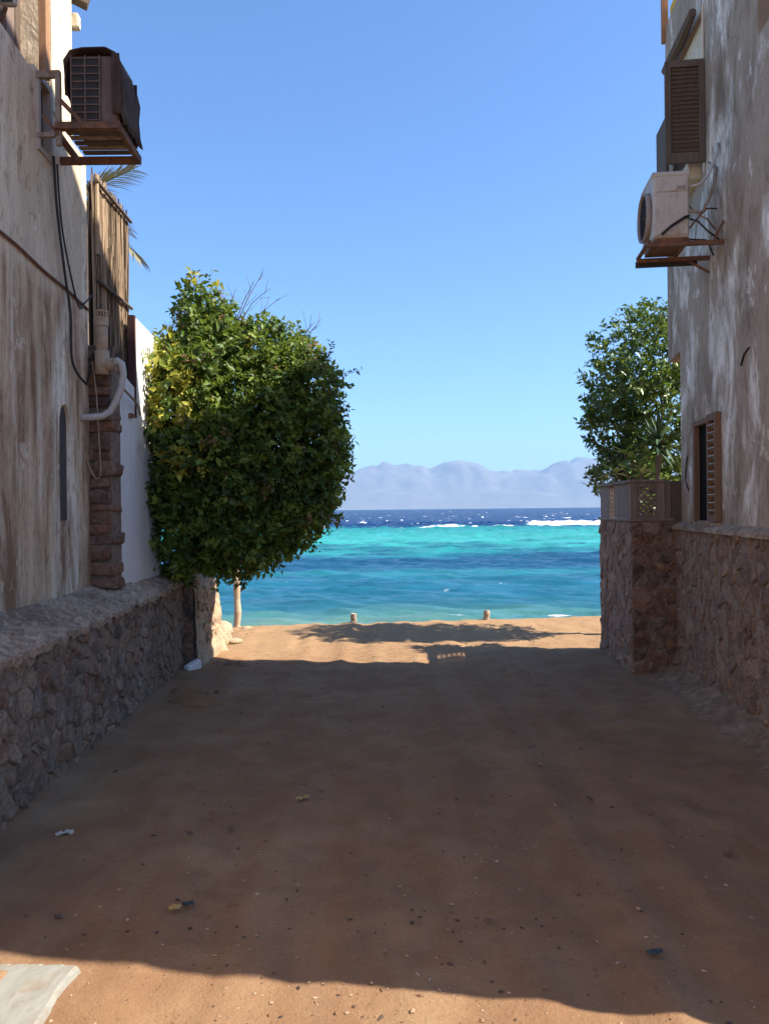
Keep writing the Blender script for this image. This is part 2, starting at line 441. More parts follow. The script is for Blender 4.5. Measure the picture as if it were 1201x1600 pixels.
    M['leaf_palm'] = solid_leaf('palm_frond', (0.20, 0.19, 0.09), (0.33, 0.28, 0.15))
make_materials()

# ------------------------------------------------------------------ the ground
def crest(X): return 11.45 + np.clip(X + 1.8, -6, 8) * 0.15
def ground_z(X, Y):
    z = 0.022 * (fbm(X * 0.9, Y * 0.9, 3, 4) - 0.5) * 2 + 0.010 * (fbm(X * 6, Y * 6, 9, 3) - 0.5) * 2
    z = z - 0.016 * np.clip(Y - 3.2, 0, 9)
    for k, (x0, a0, w0) in enumerate(((-0.75, 0.10, 0.16), (0.62, 0.10, 0.16), (-0.35, -0.05, 0.14), (1.05, -0.05, 0.14))):
        cx = x0 + a0 * np.sin(Y * 0.33 + k) + 0.04 * (fbm(Y * 0.7, Y * 0 + k, 13, 2) - 0.5)
        rut = np.exp(-((X - cx) / w0) ** 2) * np.exp(-(np.maximum(np.abs(X) - 3, 0)) ** 2)
        z = z - 0.016 * rut * (0.5 + fbm(X * 0 + k, Y * 1.1, 15, 2)) + 0.008 * np.exp(-((np.abs(X - cx) - w0 * 1.4) / 0.06) ** 2)
    z = z - 0.014 * sstep(0.60, 0.72, fbm(X * 3.6, Y * 2.4, 17, 2)) + 0.006 * sstep(0.56, 0.62, fbm(X * 9, Y * 9, 19, 2))
    d = Y - crest(X)
    z = z + 0.03 * np.exp(-((d + 0.35) / 0.5) ** 2)
    drop = np.where(d > 0, -(np.maximum(d, 0) ** 1.25) * 0.26, 0)
    z = z + np.maximum(drop, -7)
    far = sstep(30, 80, np.maximum(np.abs(X), np.abs(Y)))
    return z * (1 - 0.0 * far)

def build_ground():
    xs = np.concatenate([-np.geomspace(420, 3.9, 26), np.arange(-3.8, 4.6, 0.055), np.geomspace(4.7, 420, 26)])
    ys = np.concatenate([-np.geomspace(420, 0.5, 24), np.arange(-0.4, 1.8, 0.2), np.arange(1.9, 13.0, 0.055), np.geomspace(13.1, 160, 30)])
    X, Y = np.meshgrid(xs, ys)
    Z = ground_z(X, Y)
    # earth banked up a little against the walls
    lw = -1.9 - 0.05 * (Y - 3.8)
    rw = 2.56 + 0.12 * (Y - 5.1)
    near = (Y > 2) & (Y < 9.3)
    Z = Z + np.where(near, 0.05 * np.exp(-np.maximum(X - lw, 0) / 0.22) + 0.045 * np.exp(-np.maximum(rw - X, 0) / 0.3), 0)
    me = grid_mesh('ground', np.stack([X, Y, Z], -1))
    tag(link_mesh('ground', me, M['dirt']), kind='structure')
build_ground()

# ------------------------------------------------------------------ the sea
SEA = -1.12
def build_sea():
    rs = np.random.RandomState(5)
    ys = np.concatenate([np.linspace(13.0, 24, 120), np.geomspace(24.1, 60, 170)[0:], np.geomspace(60.4, 150, 150), np.geomspace(151.5, 700, 110), np.geomspace(720, 25500, 40)])
    dense = np.linspace(-0.42, 0.42, 520)
    t = np.array([0.06, 0.14, 0.25, 0.4, 0.6, 0.8, 1.0])
    n = len(ys)
    cols = []
    for Yv in ys:
        amax = min(6.0, 24500 / Yv)
        left = -(0.42 + t[::-1] * (amax - 0.42)); right = 0.42 + t * (amax - 0.42)
        cols.append(np.concatenate([left, dense, right]) * Yv)
    X = np.array(cols); Y = np.repeat(ys[:, None], X.shape[1], 1)
    # waves: many short crested sines, crests mostly parallel to the shore
    Z = np.zeros_like(X)
    for k in range(46):
        lam = 0.7 * (16 ** rs.rand())
        th = rs.normal(0, 0.42) + 0.12
        kx = math.sin(th) * 2 * math.pi / lam; ky = math.cos(th) * 2 * math.pi / lam
        a = 0.0105 * lam ** 0.85 * (0.6 + 0.8 * rs.rand())
        if lam > 4.5: a *= 0.55
        # fade waves that the far grid cannot carry
        fade = 1 - sstep(lam * 60, lam * 200, Y)
        ph = rs.rand() * 6.28 + 2.2 * fbm(X / (lam * 5), Y / (lam * 5), 20 + k % 5, 2)
        w = np.sin(kx * X + ky * Y + ph)
        Z += a * fade * (1 - np.abs(w)) * 1.6 - a * 0.5 * fade
    shelter = 0.55 + 0.45 * sstep(25, 105, Y)
    Z *= shelter
    # breaker on the reef edge
    reef = 113 + 7 * (fbm(X / 30, Y * 0 + 3, 31, 3) - 0.5) * 2
    seg = sstep(19, 23, X) + 0.55 * sstep(0.52, 0.66, fbm(X / 9 + 5, Y * 0, 33, 3)) * (1 - sstep(19, 23, X))
    prof = np.exp(-((Y - reef) / 1.6) ** 2)
    Z += 0.62 * seg * prof
    # small shore breaker
    sh = 18.2 + 0.9 * (fbm(X / 3.2, Y * 0 + 1, 35, 3) - 0.5) * 2
    shp = np.exp(-((Y - sh) / 0.45) ** 2)
    Z += 0.11 * shp * fbm(X / 2.5, Y * 0 + 8, 36, 2)
    # colour of the water: sand, reef and depth
    def c(*v): return np.array(v)[None, None, :]
    wob = (fbm(X / 14, Y / 5, 41, 4) - 0.5) * 2
    wob2 = (fbm(X / 4, Y / 1.6, 45, 4) - 0.5) * 2
    yy = Y * (1 + 0.15 * wob + 0.07 * wob2)
    stops = [(14, (0.16, 0.19, 0.125)), (17.5, (0.10, 0.185, 0.15)), (19.5, (0.05, 0.155, 0.155)), (22, (0.018, 0.10, 0.145)), (27, (0.013, 0.10, 0.16)), (31, (0.018, 0.135, 0.175)),
             (33.5, (0.012, 0.085, 0.14)), (36, (0.010, 0.066, 0.125)), (43, (0.010, 0.062, 0.12)), (47, (0.012, 0.10, 0.145)), (51, (0.022, 0.20, 0.205)), (66, (0.036, 0.265, 0.25)), (92, (0.024, 0.22, 0.22)),
             (106, (0.014, 0.15, 0.175)), (113, (0.008, 0.058, 0.125)), (122, (0.004, 0.022, 0.085)), (260, (0.003, 0.014, 0.065)), (3000, (0.003, 0.013, 0.06))]
    px = [s[0] for s in stops]
    C = np.stack([np.interp(yy, px, [s[1][i] for s in stops]) for i in range(3)], -1)
    mott = (1 + 0.28 * wob2 * sstep(18, 24, Y) + 0.25 * wob * (1 - sstep(20, 50, np.abs(Y - 75))))
    C = C * mott[..., None]
    # seagrass / coral heads in the lagoon
    heads = sstep(0.60, 0.70, fbm(X / 6, Y / 2.2, 51, 4)) * sstep(22, 25, Y) * (1 - sstep(56, 75, Y)) * 0.55
    C = C * (1 - heads[..., None]) + c(0.008, 0.05, 0.11) * heads[..., None]
    # foam
    F = np.zeros_like(X)
    F = np.maximum(F, 1.1 * seg * np.exp(-((Y - reef + 1.0) / 2.6) ** 2))
    thin = sstep(0.42, 0.56, fbm(X / 12 + 9, Y * 0 + 2, 55, 3))
    F = np.maximum(F, 0.75 * thin * np.exp(-((Y - reef + 2) / 1.4) ** 2))
    caps = sstep(0.70, 0.80, fbm(X / 1.7, Y / 9, 57, 3)) * sstep(122, 140, Y) * (1 - sstep(600, 1400, Y))
    F = np.maximum(F, 0.80 * caps)
    caps2 = sstep(0.78, 0.88, fbm(X / 0.7, Y / 0.8, 59, 3)) * sstep(19, 22, Y) * (1 - sstep(105, 112, Y))
    F = np.maximum(F, 0.52 * caps2)
    F = np.maximum(F, 0.95 * np.exp(-((Y - sh + 0.15) / 0.32) ** 2) * sstep(0.44, 0.62, fbm(X / 1.9 + 3, Y / 3, 61, 3)))
    F = np.maximum(F, 0.9 * np.exp(-((Y - 15.9 - 0.5 * wob2) / 0.5) ** 2))
    me = grid_mesh('sea', np.stack([X, Y, Z + SEA], -1))
    color_attr(me, 'Col', np.clip(C, 0, 1).reshape(-1, 3))
    color_attr(me, 'Foam', np.repeat(np.clip(F, 0, 1).reshape(-1, 1), 3, 1))
    tag(link_mesh('sea', me, M['sea']), kind='structure')
build_sea()

# ------------------------------------------------------------------ far mountains
def build_mountains():
    xs = np.linspace(-17000, 17000, 460); ys = np.linspace(18500, 24800, 90)
    X, Y = np.meshgrid(xs, ys)
    ang = X / 21000.0
    prof_x = [-0.9, -0.5, -0.3, -0.12, -0.05, -0.017, 0.033, 0.058, 0.1, 0.125, 0.15, 0.167, 0.2, 0.233, 0.275, 0.32, 0.45, 0.9]
    prof_h = [500, 800, 1000, 1080, 1180, 1330, 1360, 1190, 1290, 1200, 1010, 985, 1180, 1390, 1440, 1330, 1100, 600]
    H = np.interp(ang, prof_x, prof_h)
    v = (Y - 18500) / 6300
    env = sstep(0.0, 0.42, v) * (1 - 0.55 * sstep(0.5, 1.0, v))
    r1 = 1 - np.abs(fbm(X / 2600, Y / 2600, 71, 5, 0.55) - 0.5) * 2
    r2 = 1 - np.abs(fbm(X / 900, Y / 1500, 76, 4, 0.55) - 0.5) * 2
    ridge = (0.62 + 0.38 * r1 ** 2)
    Z = H * env * ridge * 1.02 + 150 * (r2 - 0.6) * env
    # a lower, nearer range of foothills
    foot = 420 * np.exp(-((v - 0.16) / 0.09) ** 2) * (0.35 + fbm(X / 1700, Y / 1700, 81, 4))
    Z = np.maximum(Z, foot) - 6
    me = grid_mesh('mountains', np.stack([X, Y, Z], -1), smooth=True)
    tag(link_mesh('mountains', me, M['mountain']), kind='structure')
build_mountains()

def build_haze():
    t = bpy.data.materials.new('haze_air'); t.use_nodes = True
    nt = t.node_tree; nt.nodes.clear()
    pv = nt.nodes.new('ShaderNodeVolumePrincipled'); out = nt.nodes.new('ShaderNodeOutputMaterial')
    pv.inputs['Color'].default_value = (0.38, 0.63, 0.97, 1)
    pv.inputs['Density'].default_value = 4.4e-5
    pv.inputs['Anisotropy'].default_value = 0.0
    nt.links.new(pv.outputs[0], out.inputs['Volume'])
    mb = MB().box(-25500, 25500, -600, 26500, -9.5, 1560)
    tag(mb.build('haze', t), 'thin pale blue haze lying over the sea and mountains', 'haze', kind='stuff')
build_haze()

# ------------------------------------------------------------------ rubble stones (voronoi cells, each a mesh of its own)
def clip_poly(poly, px, py, nx, ny):
    out = []
    for i in range(len(poly)):
        a = poly[i]; b = poly[(i+1) % len(poly)]
        da = (a[0]-px)*nx + (a[1]-py)*ny; db = (b[0]-px)*nx + (b[1]-py)*ny
        if da <= 0: out.append(a)
        if (da < 0 < db) or (db < 0 < da):
            s = da / (da - db)
            out.append((a[0] + s*(b[0]-a[0]), a[1] + s*(b[1]-a[1])))
    return out

def cells(rng, u0, u1, v0, v1, cu, cv, jit=0.42):
    nu = max(1, round((u1-u0)/cu)); nv = max(1, round((v1-v0)/cv))
    pts = []
    for j in range(nv):
        for i in range(nu):
            if rng.random() < 0.14: continue
            off = 0.5 * (j % 2)
            pu = u0 + (i + 0.25 + off*0.8 + rng.uniform(-jit, jit)) * (u1-u0)/nu
            pv = v0 + (j + 0.5 + rng.uniform(-jit, jit)) * (v1-v0)/nv
            if u0 < pu < u1 and v0 < pv < v1:
                pts.append((pu, pv))
                if rng.random() < 0.13:
                    pts.append((min(u1 - .01, max(u0 + .01, pu + rng.uniform(-.5, .5)*cu)), min(v1 - .01, max(v0 + .01, pv + rng.uniform(-.5, .5)*cv))))
    res = []
    for i, p in enumerate(pts):
        poly = [(u0, v0), (u1, v0), (u1, v1), (u0, v1)]
        for j, q in enumerate(pts):
            if i == j: continue
            dx = q[0]-p[0]; dy = q[1]-p[1]
            if abs(dx) > 3.2*cu or abs(dy) > 3.2*cv: continue
            poly = clip_poly(poly, (p[0]+q[0])/2, (p[1]+q[1])/2, dx, dy)
            if len(poly) < 3: break
        if len(poly) >= 3: res.append(poly)
    return res

def stone_shape(rng, poly, gap, proud):
    cu = sum(p[0] for p in poly)/len(poly); cv = sum(p[1] for p in poly)/len(poly)
    rad = sum(math.hypot(p[0]-cu, p[1]-cv) for p in poly)/len(poly)
    if rad < 0.018: return None
    k = max(0.5, 1 - gap / rad)
    pl = [((p[0]-cu)*k, (p[1]-cv)*k) for p in poly]
    # drop very short edges, round the corners once
    q = []
    for i in range(len(pl)):
        a = pl[i]; b = pl[(i+1) % len(pl)]
        if math.hypot(a[0]-b[0], a[1]-b[1]) < 0.012: continue
        for s in (0.17, 0.83):
            q.append((a[0]*(1-s)+b[0]*s, a[1]*(1-s)+b[1]*s))
    if len(q) < 5: return None
    q = [(a*(1+rng.uniform(-.05, .05)), b*(1+rng.uniform(-.05, .05))) for a, b in q]
    n = len(q)
    tu = rng.uniform(-0.22, 0.22); tv = rng.uniform(-0.22, 0.22)
    pr = proud * rng.uniform(0.55, 1.35)
    vs = []
    for s, h in ((1.0, -0.02), (0.985, pr*0.55), (0.80, pr)):
        for a, b in q:
            hh = h if h < 0 else h + (a*tu + b*tv)*(0.5 if s > 0.9 else 1.0) + rng.uniform(-0.12, 0.12)*proud
            vs.append((a*s, b*s, hh))
    vs.append((rng.uniform(-.1, .1)*rad, rng.uniform(-.1, .1)*rad, pr*(1+rng.uniform(-.1, .25))))
    fs = []
    for r_ in range(2):
        for i in range(n):
            fs.append((r_*n+i, r_*n+(i+1) % n, (r_+1)*n+(i+1) % n, (r_+1)*n+i))
    for i in range(n):
        fs.append((2*n+i, 2*n+(i+1) % n, 3*n))
    return (cu, cv), vs, fs

def rubble(parent, seed, rect, cell, origin, eu, ev, en, mat, gap=0.008, proud=0.028, name='stone', joined=False, keep=None, jit=0.42):
    """stones over a rectangle of a wall face: eu, ev span the face, en points out of it (parent's local axes)"""
    rng = random.Random(seed)
    origin = Vector(origin); eu = Vector(eu); ev = Vector(ev); en = Vector(en)
    flip = eu.cross(ev).dot(en) < 0
    mbj = MB(); count = 0
    for poly in cells(rng, *rect, *cell, jit=jit):
        r = stone_shape(rng, poly, gap, proud)
        if r is None: continue
        (cu, cv), vs, fs = r
        if keep and not keep(cu, cv): continue
        base = origin + eu*cu + ev*cv
        pv = [eu*a + ev*b + en*h for a, b, h in vs]
        if flip: fs = [f[::-1] for f in fs]
        if joined:
            mbj.add([base + p for p in pv], fs)
        else:
            me = bpy.data.meshes.new(name); me.from_pydata([tuple(p) for p in pv], [], fs); me.update()
            link_mesh(name, me, mat, parent, base)
            count += 1
    if joined and mbj.v:
        o = mbj.build('stone_infill', mat, parent)
        o['kind'] = 'stuff'
    return count

def face_with_holes(outer, holes):
    """triangulated 2D face; returns points and triangles"""
    bm = bmesh.new()
    edges = []
    for loop in [outer] + holes:
        vs = [bm.verts.new((p[0], p[1], 0)) for p in loop]
        for i in range(len(vs)):
            edges.append(bm.edges.new((vs[i], vs[(i+1) % len(vs)])))
    bmesh.ops.triangle_fill(bm, use_beauty=True, use_dissolve=False, edges=edges, normal=(0, 0, 1))
    bm.verts.index_update()
    pts = [(v.co.x, v.co.y) for v in bm.verts]
    tri = [tuple(v.index for v in f.verts) for f in bm.faces]
    bm.free()
    return pts, tri

def wall_slab(mb, outer, holes, x_face, x_back, depth=0.25):
    """a wall whose face lies at local x = x_face; outer and holes are (y, z) loops; holes get reveals"""
    pts, tri = face_with_holes(outer, holes)
    mb.add([(x_face, a, b) for a, b in pts], tri)
    s = 1 if x_back > x_face else -1
    for h in holes:
        n = len(h)
        vs = [(x_face, a, b) for a, b in h] + [(x_face + s*depth, a, b) for a, b in h]
        mb.add(vs, [(i, (i+1) % n, n+(i+1) % n, n+i) for i in range(n)])
    n = len(outer)
    vs = [(x_face, a, b) for a, b in outer] + [(x_back, a, b) for a, b in outer]
    mb.add(vs, [(i, (i+1) % n, n+(i+1) % n, n+i) for i in range(n)])
    p2, t2 = face_with_holes(outer, [])
    mb.add([(x_back, a, b) for a, b in p2], t2)

def rect(y0, y1, z0, z1): return [(y0, z0), (y1, z0), (y1, z1), (y0, z1)]

# ------------------------------------------------------------------ LEFT HOUSE  (local +Y runs down the alley, local +X faces the alley)
LH = empty('plastered_house', (-1.9, 3.8, 0), 0.05)
tag(LH, 'beige streaked plaster house on a rubble plinth along the left of the alley', 'house')
def left_house():
    WX = -0.38
    # wall with an arched niche and an upper window opening
    arch = [(1.85, 1.54), (2.06, 1.54), (2.06, 2.26)]
    arch += [(1.955 + 0.105*math.cos(a), 2.26 + 0.15*math.sin(a)) for a in np.linspace(0, math.pi, 9)[1:-1]] + [(1.85, 2.26)]
    win = rect(1.50, 1.74, 4.12, 4.62)
    outer = [(-9.0, 0.0), (2.50, 0.0), (2.50, 4.48), (2.16, 4.48), (2.16, 5.9), (1.74, 5.9), (1.74, 4.66), (1.46, 4.66), (1.44, 4.60), (0.9, 4.62), (-9.0, 4.66)]  # unseen stretch behind the camera added to bounce warm sunlight
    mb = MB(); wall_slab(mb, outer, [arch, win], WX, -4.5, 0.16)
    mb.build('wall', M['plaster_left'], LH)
    MB().box(WX-0.035, WX-0.025, 1.855, 2.055, 1.545, 2.40).build('niche_shade_sheet', M['niche'], LH)  # dark sheet painted in for the shade within the niche
    # sunlit cream render on the upper pier
    MB().box(WX-0.2, WX+0.012, 1.75, 2.172, 4.50, 6.2).build('upper_pier', M['plaster_cream'], LH)
    MB().box(WX-0.3, WX+0.06, 2.17, 2.24, 5.36, 5.47).build('corbel', M['plaster_cream'], LH, bevel=0.008)
    MB().bar((WX-0.3, 2.1, 5.75), (WX+0.12, 2.26, 5.62), 0.10, 0.12).build('eave_beam', M['wood_dark'], LH)
    # string course
    mb = MB(); prev = None
    pts = [(WX+0.012, y, 3.36 - 0.035*(y+0.5) + 0.006*math.sin(y*7)) for y in np.linspace(-2.4, 2.49, 30)]
    mb.tube(pts, 0.011, 5)
    mb.build('string_course', M['red_strip'], LH)
    # plinth body and its sloped, rough mortar top
    mb = MB(); mb.box(-0.6, -0.02, -2.4, 4.27, -0.35, 0.845)
    mb.build('plinth', M['mortar_dark'], LH)
    ys = np.arange(-2.4, 4.28, 0.022); us = np.linspace(0, 1, 24)
    U, Yg = np.meshgrid(us, ys)
    hb = 0.995 + 0*Yg
    Z = 0.855 + (hb - 0.855)*U**0.8 + 0.05*(fbm(Yg*5, U*3, 91, 3)-0.5)*np.sin(U*3.1) + 0.022*(fbm(Yg*34, U*13, 92, 3)-0.5)*2 + 0.014*(sstep(0.55, 0.75, fbm(Yg*15, U*6, 96, 2)))
    Xg = 0.01 - 0.40*U + 0.035*(fbm(Yg*7, U*2, 93, 3)-0.5)*(1-U)
    sk = np.stack([Xg[:, :1] - 0.004, Yg[:, :1], Z[:, :1] - 0.025 - 0.03*fbm(Yg[:, :1]*9, U[:, :1], 94, 2)[..., None][..., 0]], -1)
    P = np.concatenate([sk, np.stack([Xg, Yg, Z], -1)], 1)
    me = grid_mesh('ledge', P, smooth=False)
    link_mesh('ledge', me, M['ledge'], LH)
    rubble(LH, 13, (3.0, 4.26, -0.12, 0.83), (0.12, 0.09), (-0.02, 0, 0), (0, 1, 0), (0, 0, 1), (1, 0, 0), M['stone_grey'], 0.0042, 0.014, joined=True, jit=0.48)
    n = rubble(LH, 11, (-0.35, 3.0, -0.12, 0.83), (0.122, 0.094), (-0.02, 0, 0), (0, 1, 0), (0, 0, 1), (1, 0, 0), M['stone_grey'], 0.0042, 0.014, jit=0.48)
    rubble(LH, 12, (-2.4, -0.36, -0.12, 0.83), (0.122, 0.094), (-0.02, 0, 0), (0, 1, 0), (0, 0, 1), (1, 0, 0), M['stone_grey'], 0.0042, 0.014, joined=True)
    # small stones pressed into the ledge
    rng = random.Random(4)
    # wooden screen and posts on the terrace above the parapet
    for i, y in enumerate((0.35, 0.62, 0.86, 1.05, 1.18, 1.32, 1.44)):
        MB().box(WX-0.16-0.02*(i % 2), WX-0.12, y, y+0.09+0.03*(i % 3), 4.4, 6.3).build('screen_plank', M['wood_fence' if i % 2 else 'wood_dark'], LH)
    MB().box(WX-0.02, WX+0.03, 1.60, 1.67, 4.66, 6.2).build('door_post', M['wood_orange'], LH)
    MB().box(WX-0.3, WX-0.2, 0.2, 1.75, 4.4, 6.3).build('screen_backing', M['wood_dark'], LH)
    # upper window: frame, glass
    MB().box(WX-0.06, WX-0.04, 1.50, 1.74, 4.12, 4.62).build('window_pane', M['glass'], LH)
    mb = MB()
    for a in ((1.495, 1.53), (1.71, 1.745)): mb.box(WX-0.05, WX+0.018, a[0], a[1], 4.10, 4.64)
    mb.box(WX-0.048, WX+0.016, 1.53, 1.71, 4.10, 4.135); mb.box(WX-0.048, WX+0.016, 1.53, 1.71, 4.60, 4.64)
    mb.build('window_frame', M['wood_grey'], LH)
    # stone pier at the end of the plaster, facing the camera
    mb = MB(); mb.box(-0.56, -0.215, 2.56, 2.80, 0.7, 2.9); mb.build('pier_core', M['mortar_dark'], LH)
    rng = random.Random(21); z = 0.80
    while z < 2.88:
        h = rng.uniform(0.07, 0.15)
        split = rng.random() < 0.35
        xr = -0.205 + rng.uniform(-0.025, 0.022)
        spans = [(-0.54, xr)] if not split else [(-0.54, -0.36 + rng.uniform(-.05, .05)), (-0.345, xr)]
        if split: spans[1] = (spans[0][1] + 0.012, xr)
        for a, b in spans:
            mbs = MB(); y0 = 2.56 - rng.uniform(0.015, 0.06)
            mbs.box(a, b, y0, 2.80, z + 0.006, z + h - 0.006)
            mbs.v = [(x + rng.uniform(-.014, .014), y + rng.uniform(-.02, .02), q + rng.uniform(-.022, .016)) for x, y, q in mbs.v]
            mbs.build('stone', M['stone_pier'], LH, bevel=0.012)
        z += h
left_house()

def left_fittings():
    # --- steel bracket
    b = empty('wall_bracket', (-2.38, 5.3, 4.0))
    tag(b, 'rusty steel bracket with tray holding the cloth covered unit, left wall', 'bracket')
    def P(x, y, z): return (x + 2.38, y - 5.3, z - 4.0)
    MB().bar(P(-2.205, 5.28, 4.12), P(-2.205, 5.28, 4.62), 0.032, 0.032).build('post', M['rust_pale'], b)
    MB().bar(P(-2.42, 5.28, 4.60), P(-2.19, 5.28, 4.61), 0.03, 0.045).build('arm', M['rust_pale'], b)
    MB().bar(P(-2.42, 5.28, 4.19), P(-2.19, 5.28, 4.195), 0.03, 0.03).build('arm', M['rust_pale'], b)
    MB().bar(P(-2.20, 5.285, 4.44), P(-2.04, 5.285, 4.27), 0.028, 0.028).build('brace', M['rust'], b)
    MB().bar(P(-2.32, 5.30, 4.34), P(-2.21, 5.30, 4.20), 0.022, 0.022).build('brace', M['rust'], b)
    MB().bar(P(-2.22, 5.27, 4.245), P(-1.775, 5.27, 4.245), 0.05, 0.045).build('front_rail', M['rust'], b)
    MB().bar(P(-2.42, 5.72, 4.215), P(-1.79, 5.72, 4.215), 0.035, 0.05).build('back_rail', M['rust'], b)
    MB().bar(P(-1.785, 5.26, 4.235), P(-1.795, 5.73, 4.215), 0.03, 0.055).build('side_rail', M['rust'], b)
    MB().bar(P(-2.21, 5.26, 4.20), P(-2.24, 5.73, 4.205), 0.03, 0.04).build('side_rail', M['rust'], b)
    for i in range(5):
        y = 5.33 + i*0.075
        MB().bar(P(-2.17, y, 4.232), P(-1.81, y, 4.232), 0.042, 0.014).build('tray_slat', M['rust_pale' if i % 2 else 'wood_dark'], b)
    # --- air conditioner under a cloth
    a = empty('air_conditioner', (-1.965, 5.5, 4.26))
    tag(a, 'grey outdoor air conditioner under a dark cloth, high on left house', 'air conditioner')
    MB().box(-0.165, 0.165, -0.20, 0.12, 0, 0.49).build('casing', M['ac_brown'], a, bevel=0.012)
    MB().box(-0.150, 0.045, -0.212, -0.203, 0.03, 0.47).build('coil', M['ac_dark'], a)
    g = MB()
    for k in range(9): g.bar((-0.155, -0.218, 0.035 + k*0.053), (0.05, -0.218, 0.035 + k*0.053), 0.007, 0.008)
    for x in (-0.15, -0.055, 0.045): g.bar((x, -0.222, 0.02), (x, -0.222, 0.475), 0.008, 0.012)
    g.build('grille', M['ac_brown'], a)
    # cloth: a profile over the top and down the street side, sagging outward
    prof = [(-0.19, 0.20), (-0.205, 0.33), (-0.19, 0.43), (-0.15, 0.50), (-0.08, 0.535), (0.0, 0.54), (0.09, 0.525), (0.155, 0.48), (0.185, 0.40), (0.198, 0.30), (0.208, 0.18), (0.212, 0.07), (0.212, 0.0)]
    ys = np.linspace(-0.235, 0.13, 12)
    rs = np.random.RandomState(3)
    Pm = np.zeros((len(ys), len(prof), 3))
    for i, y in enumerate(ys):
        e = 1 + 0.02*math.sin(i*1.9)
        for j, (x, z) in enumerate(prof):
            Pm[i, j] = (x*e + 0.010*math.sin(j*2.1 + i*1.3), y + 0.012*math.sin(j*1.7), z + 0.008*math.sin(i*2.3 + j))
    me = grid_mesh('cloth_cover', Pm)
    c = link_mesh('cloth_cover', me, M['cloth'], a)
    s = c.modifiers.new('thick', 'SOLIDIFY'); s.thickness = 0.008
    # front flap hanging at the outer corner
    fl = np.zeros((10, 5, 3))
    for i in range(10):
        for j in range(5):
            tt = i/9
            fl[i, j] = (0.13 + 0.055*j/4 + 0.03*tt*j/4, -0.225 - 0.012*math.sin(j*2.2 + i*0.4), 0.50 - 0.42*tt - 0.02*j/4)
    c2 = link_mesh('cloth_flap', grid_mesh('cloth_flap', fl), M['cloth'], a)
    s = c2.modifiers.new('thick', 'SOLIDIFY'); s.thickness = 0.006
    bk = MB().box(-0.17, 0.19, 0.122, 0.130, 0.0, 0.46).build('cloth_back', M['cloth'], a)
    # --- flood lamp on the parapet
    f = empty('flood_lamp', (-2.36, 4.93, 4.62)); tag(f, 'small square floodlight on a bracket above the left parapet', 'lamp')
    MB().box(-0.04, 0.06, -0.06, -0.02, 0.20, 0.33).build('lamp_housing', M['wood_grey'], f, bevel=0.01)
    MB().box(-0.025, 0.045, -0.068, -0.0615, 0.215, 0.315).build('lamp_glass', M['glass'], f)
    mb = MB(); mb.bar((-0.1, 0, 0.33), (0.0, 0, 0.33), 0.02, 0.02); mb.bar((-0.1, 0, 0.18), (-0.1, 0, 0.34), 0.02, 0.02); mb.bar((-0.1, 0, 0.0), (-0.02, -0.02, 0.21), 0.02, 0.02)
    mb.build('lamp_bracket', M['rust'], f)
    # --- hanging cables
    def lw(y): return -2.28 - 0.05*(y - 3.8)
    def cable(pts, r, mat, label, nseg=10):
        P = [Vector(p) for p in pts]; out = []
        n = len(P)
        for i in range(n - 1):
            p0 = P[max(i-1, 0)]; p1 = P[i]; p2 = P[i+1]; p3 = P[min(i+2, n-1)]
            for k in range(nseg):
                s = k / nseg
                out.append(0.5*((2*p1) + (-p0+p2)*s + (2*p0-5*p1+4*p2-p3)*s*s + (-p0+3*p1-3*p2+p3)*s**3))
        out.append(P[-1])
        base = out[-1].copy()
        mb = MB().tube([q - base for q in out], r, 6)
        o = mb.build('cable', mat, None, smooth=True, loc=base)
        tag(o, label, 'cable')
        return o
    cable([(lw(5.5)+.03, 5.50, 4.15), (lw(5.55)+.03, 5.55, 3.8), (lw(5.7)+.03, 5.70, 3.35), (lw(5.8)+.03, 5.80, 3.1), (lw(5.85)+.03, 5.83, 2.75), (lw(5.9)+.05, 6.02, 2.62), (-2.38, 6.22, 2.68), (-2.36, 6.27, 2.9)],
          0.010, M['cable'], 'dark cable drooping down the left wall from the bracket to the vent pipe')
    cable([(lw(5.55)+.03, 5.56, 4.12), (lw(5.62)+.03, 5.64, 3.7), (lw(5.8)+.03, 5.84, 3.35), (lw(6)+.03, 6.0, 3.2), (lw(6.1)+.03, 6.12, 3.27), (-2.36, 6.28, 3.38)],
          0.007, M['cable'], 'thin dark cable curling up to the reed fence at the house corner')
    cable([(-2.36, 6.24, 2.83), (-2.33, 6.24, 2.6), (-2.31, 6.24, 2.2), (-2.30, 6.24, 1.92), (-2.335, 6.22, 1.88), (-2.38, 6.2, 1.98), (-2.41, 6.18, 2.08)],
          0.006, M['cable_tan'], 'thin tan cord hanging in a loop over the stone pier')
    cable([(-2.27, 6.5, 2.72), (-2.22, 6.75, 2.62), (-2.24, 7.0, 2.58), (-2.25, 7.12, 2.5)], 0.011, M['cable_tan'], 'loose brown cable end lying over the top of the white wall')
    # --- vent pipe
    v = empty('vent_pipe', (-2.275, 6.235, 2.78)); tag(v, 'old cream plastic vent pipe with slotted cap before the stone pier', 'pipe')
    MB().tube([(0, 0, 0.10), (0, 0, 0.36)], 0.047, 18).build('pipe', M['pvc'], v, smooth=True)
    MB().tube([(0, 0, 0.33), (0, 0, 0.40)], 0.054, 18).build('cap_collar', M['pvc'], v)
    mb = MB()
    for k in range(14):
        an = 2*math.pi*k/14
        mb.bar((0.047*math.cos(an), 0.047*math.sin(an), 0.40), (0.047*math.cos(an), 0.047*math.sin(an), 0.445), 0.010, 0.010)
    mb.build('cap_slots', M['pvc'], v)
    MB().tube([(0, 0, 0.442), (0, 0, 0.455)], 0.053, 18).build('cap_top', M['pvc'], v)
    MB().tube([(0, 0, 0.40), (0, 0, 0.442)], 0.036, 12).build('cap_core', M['black'], v)
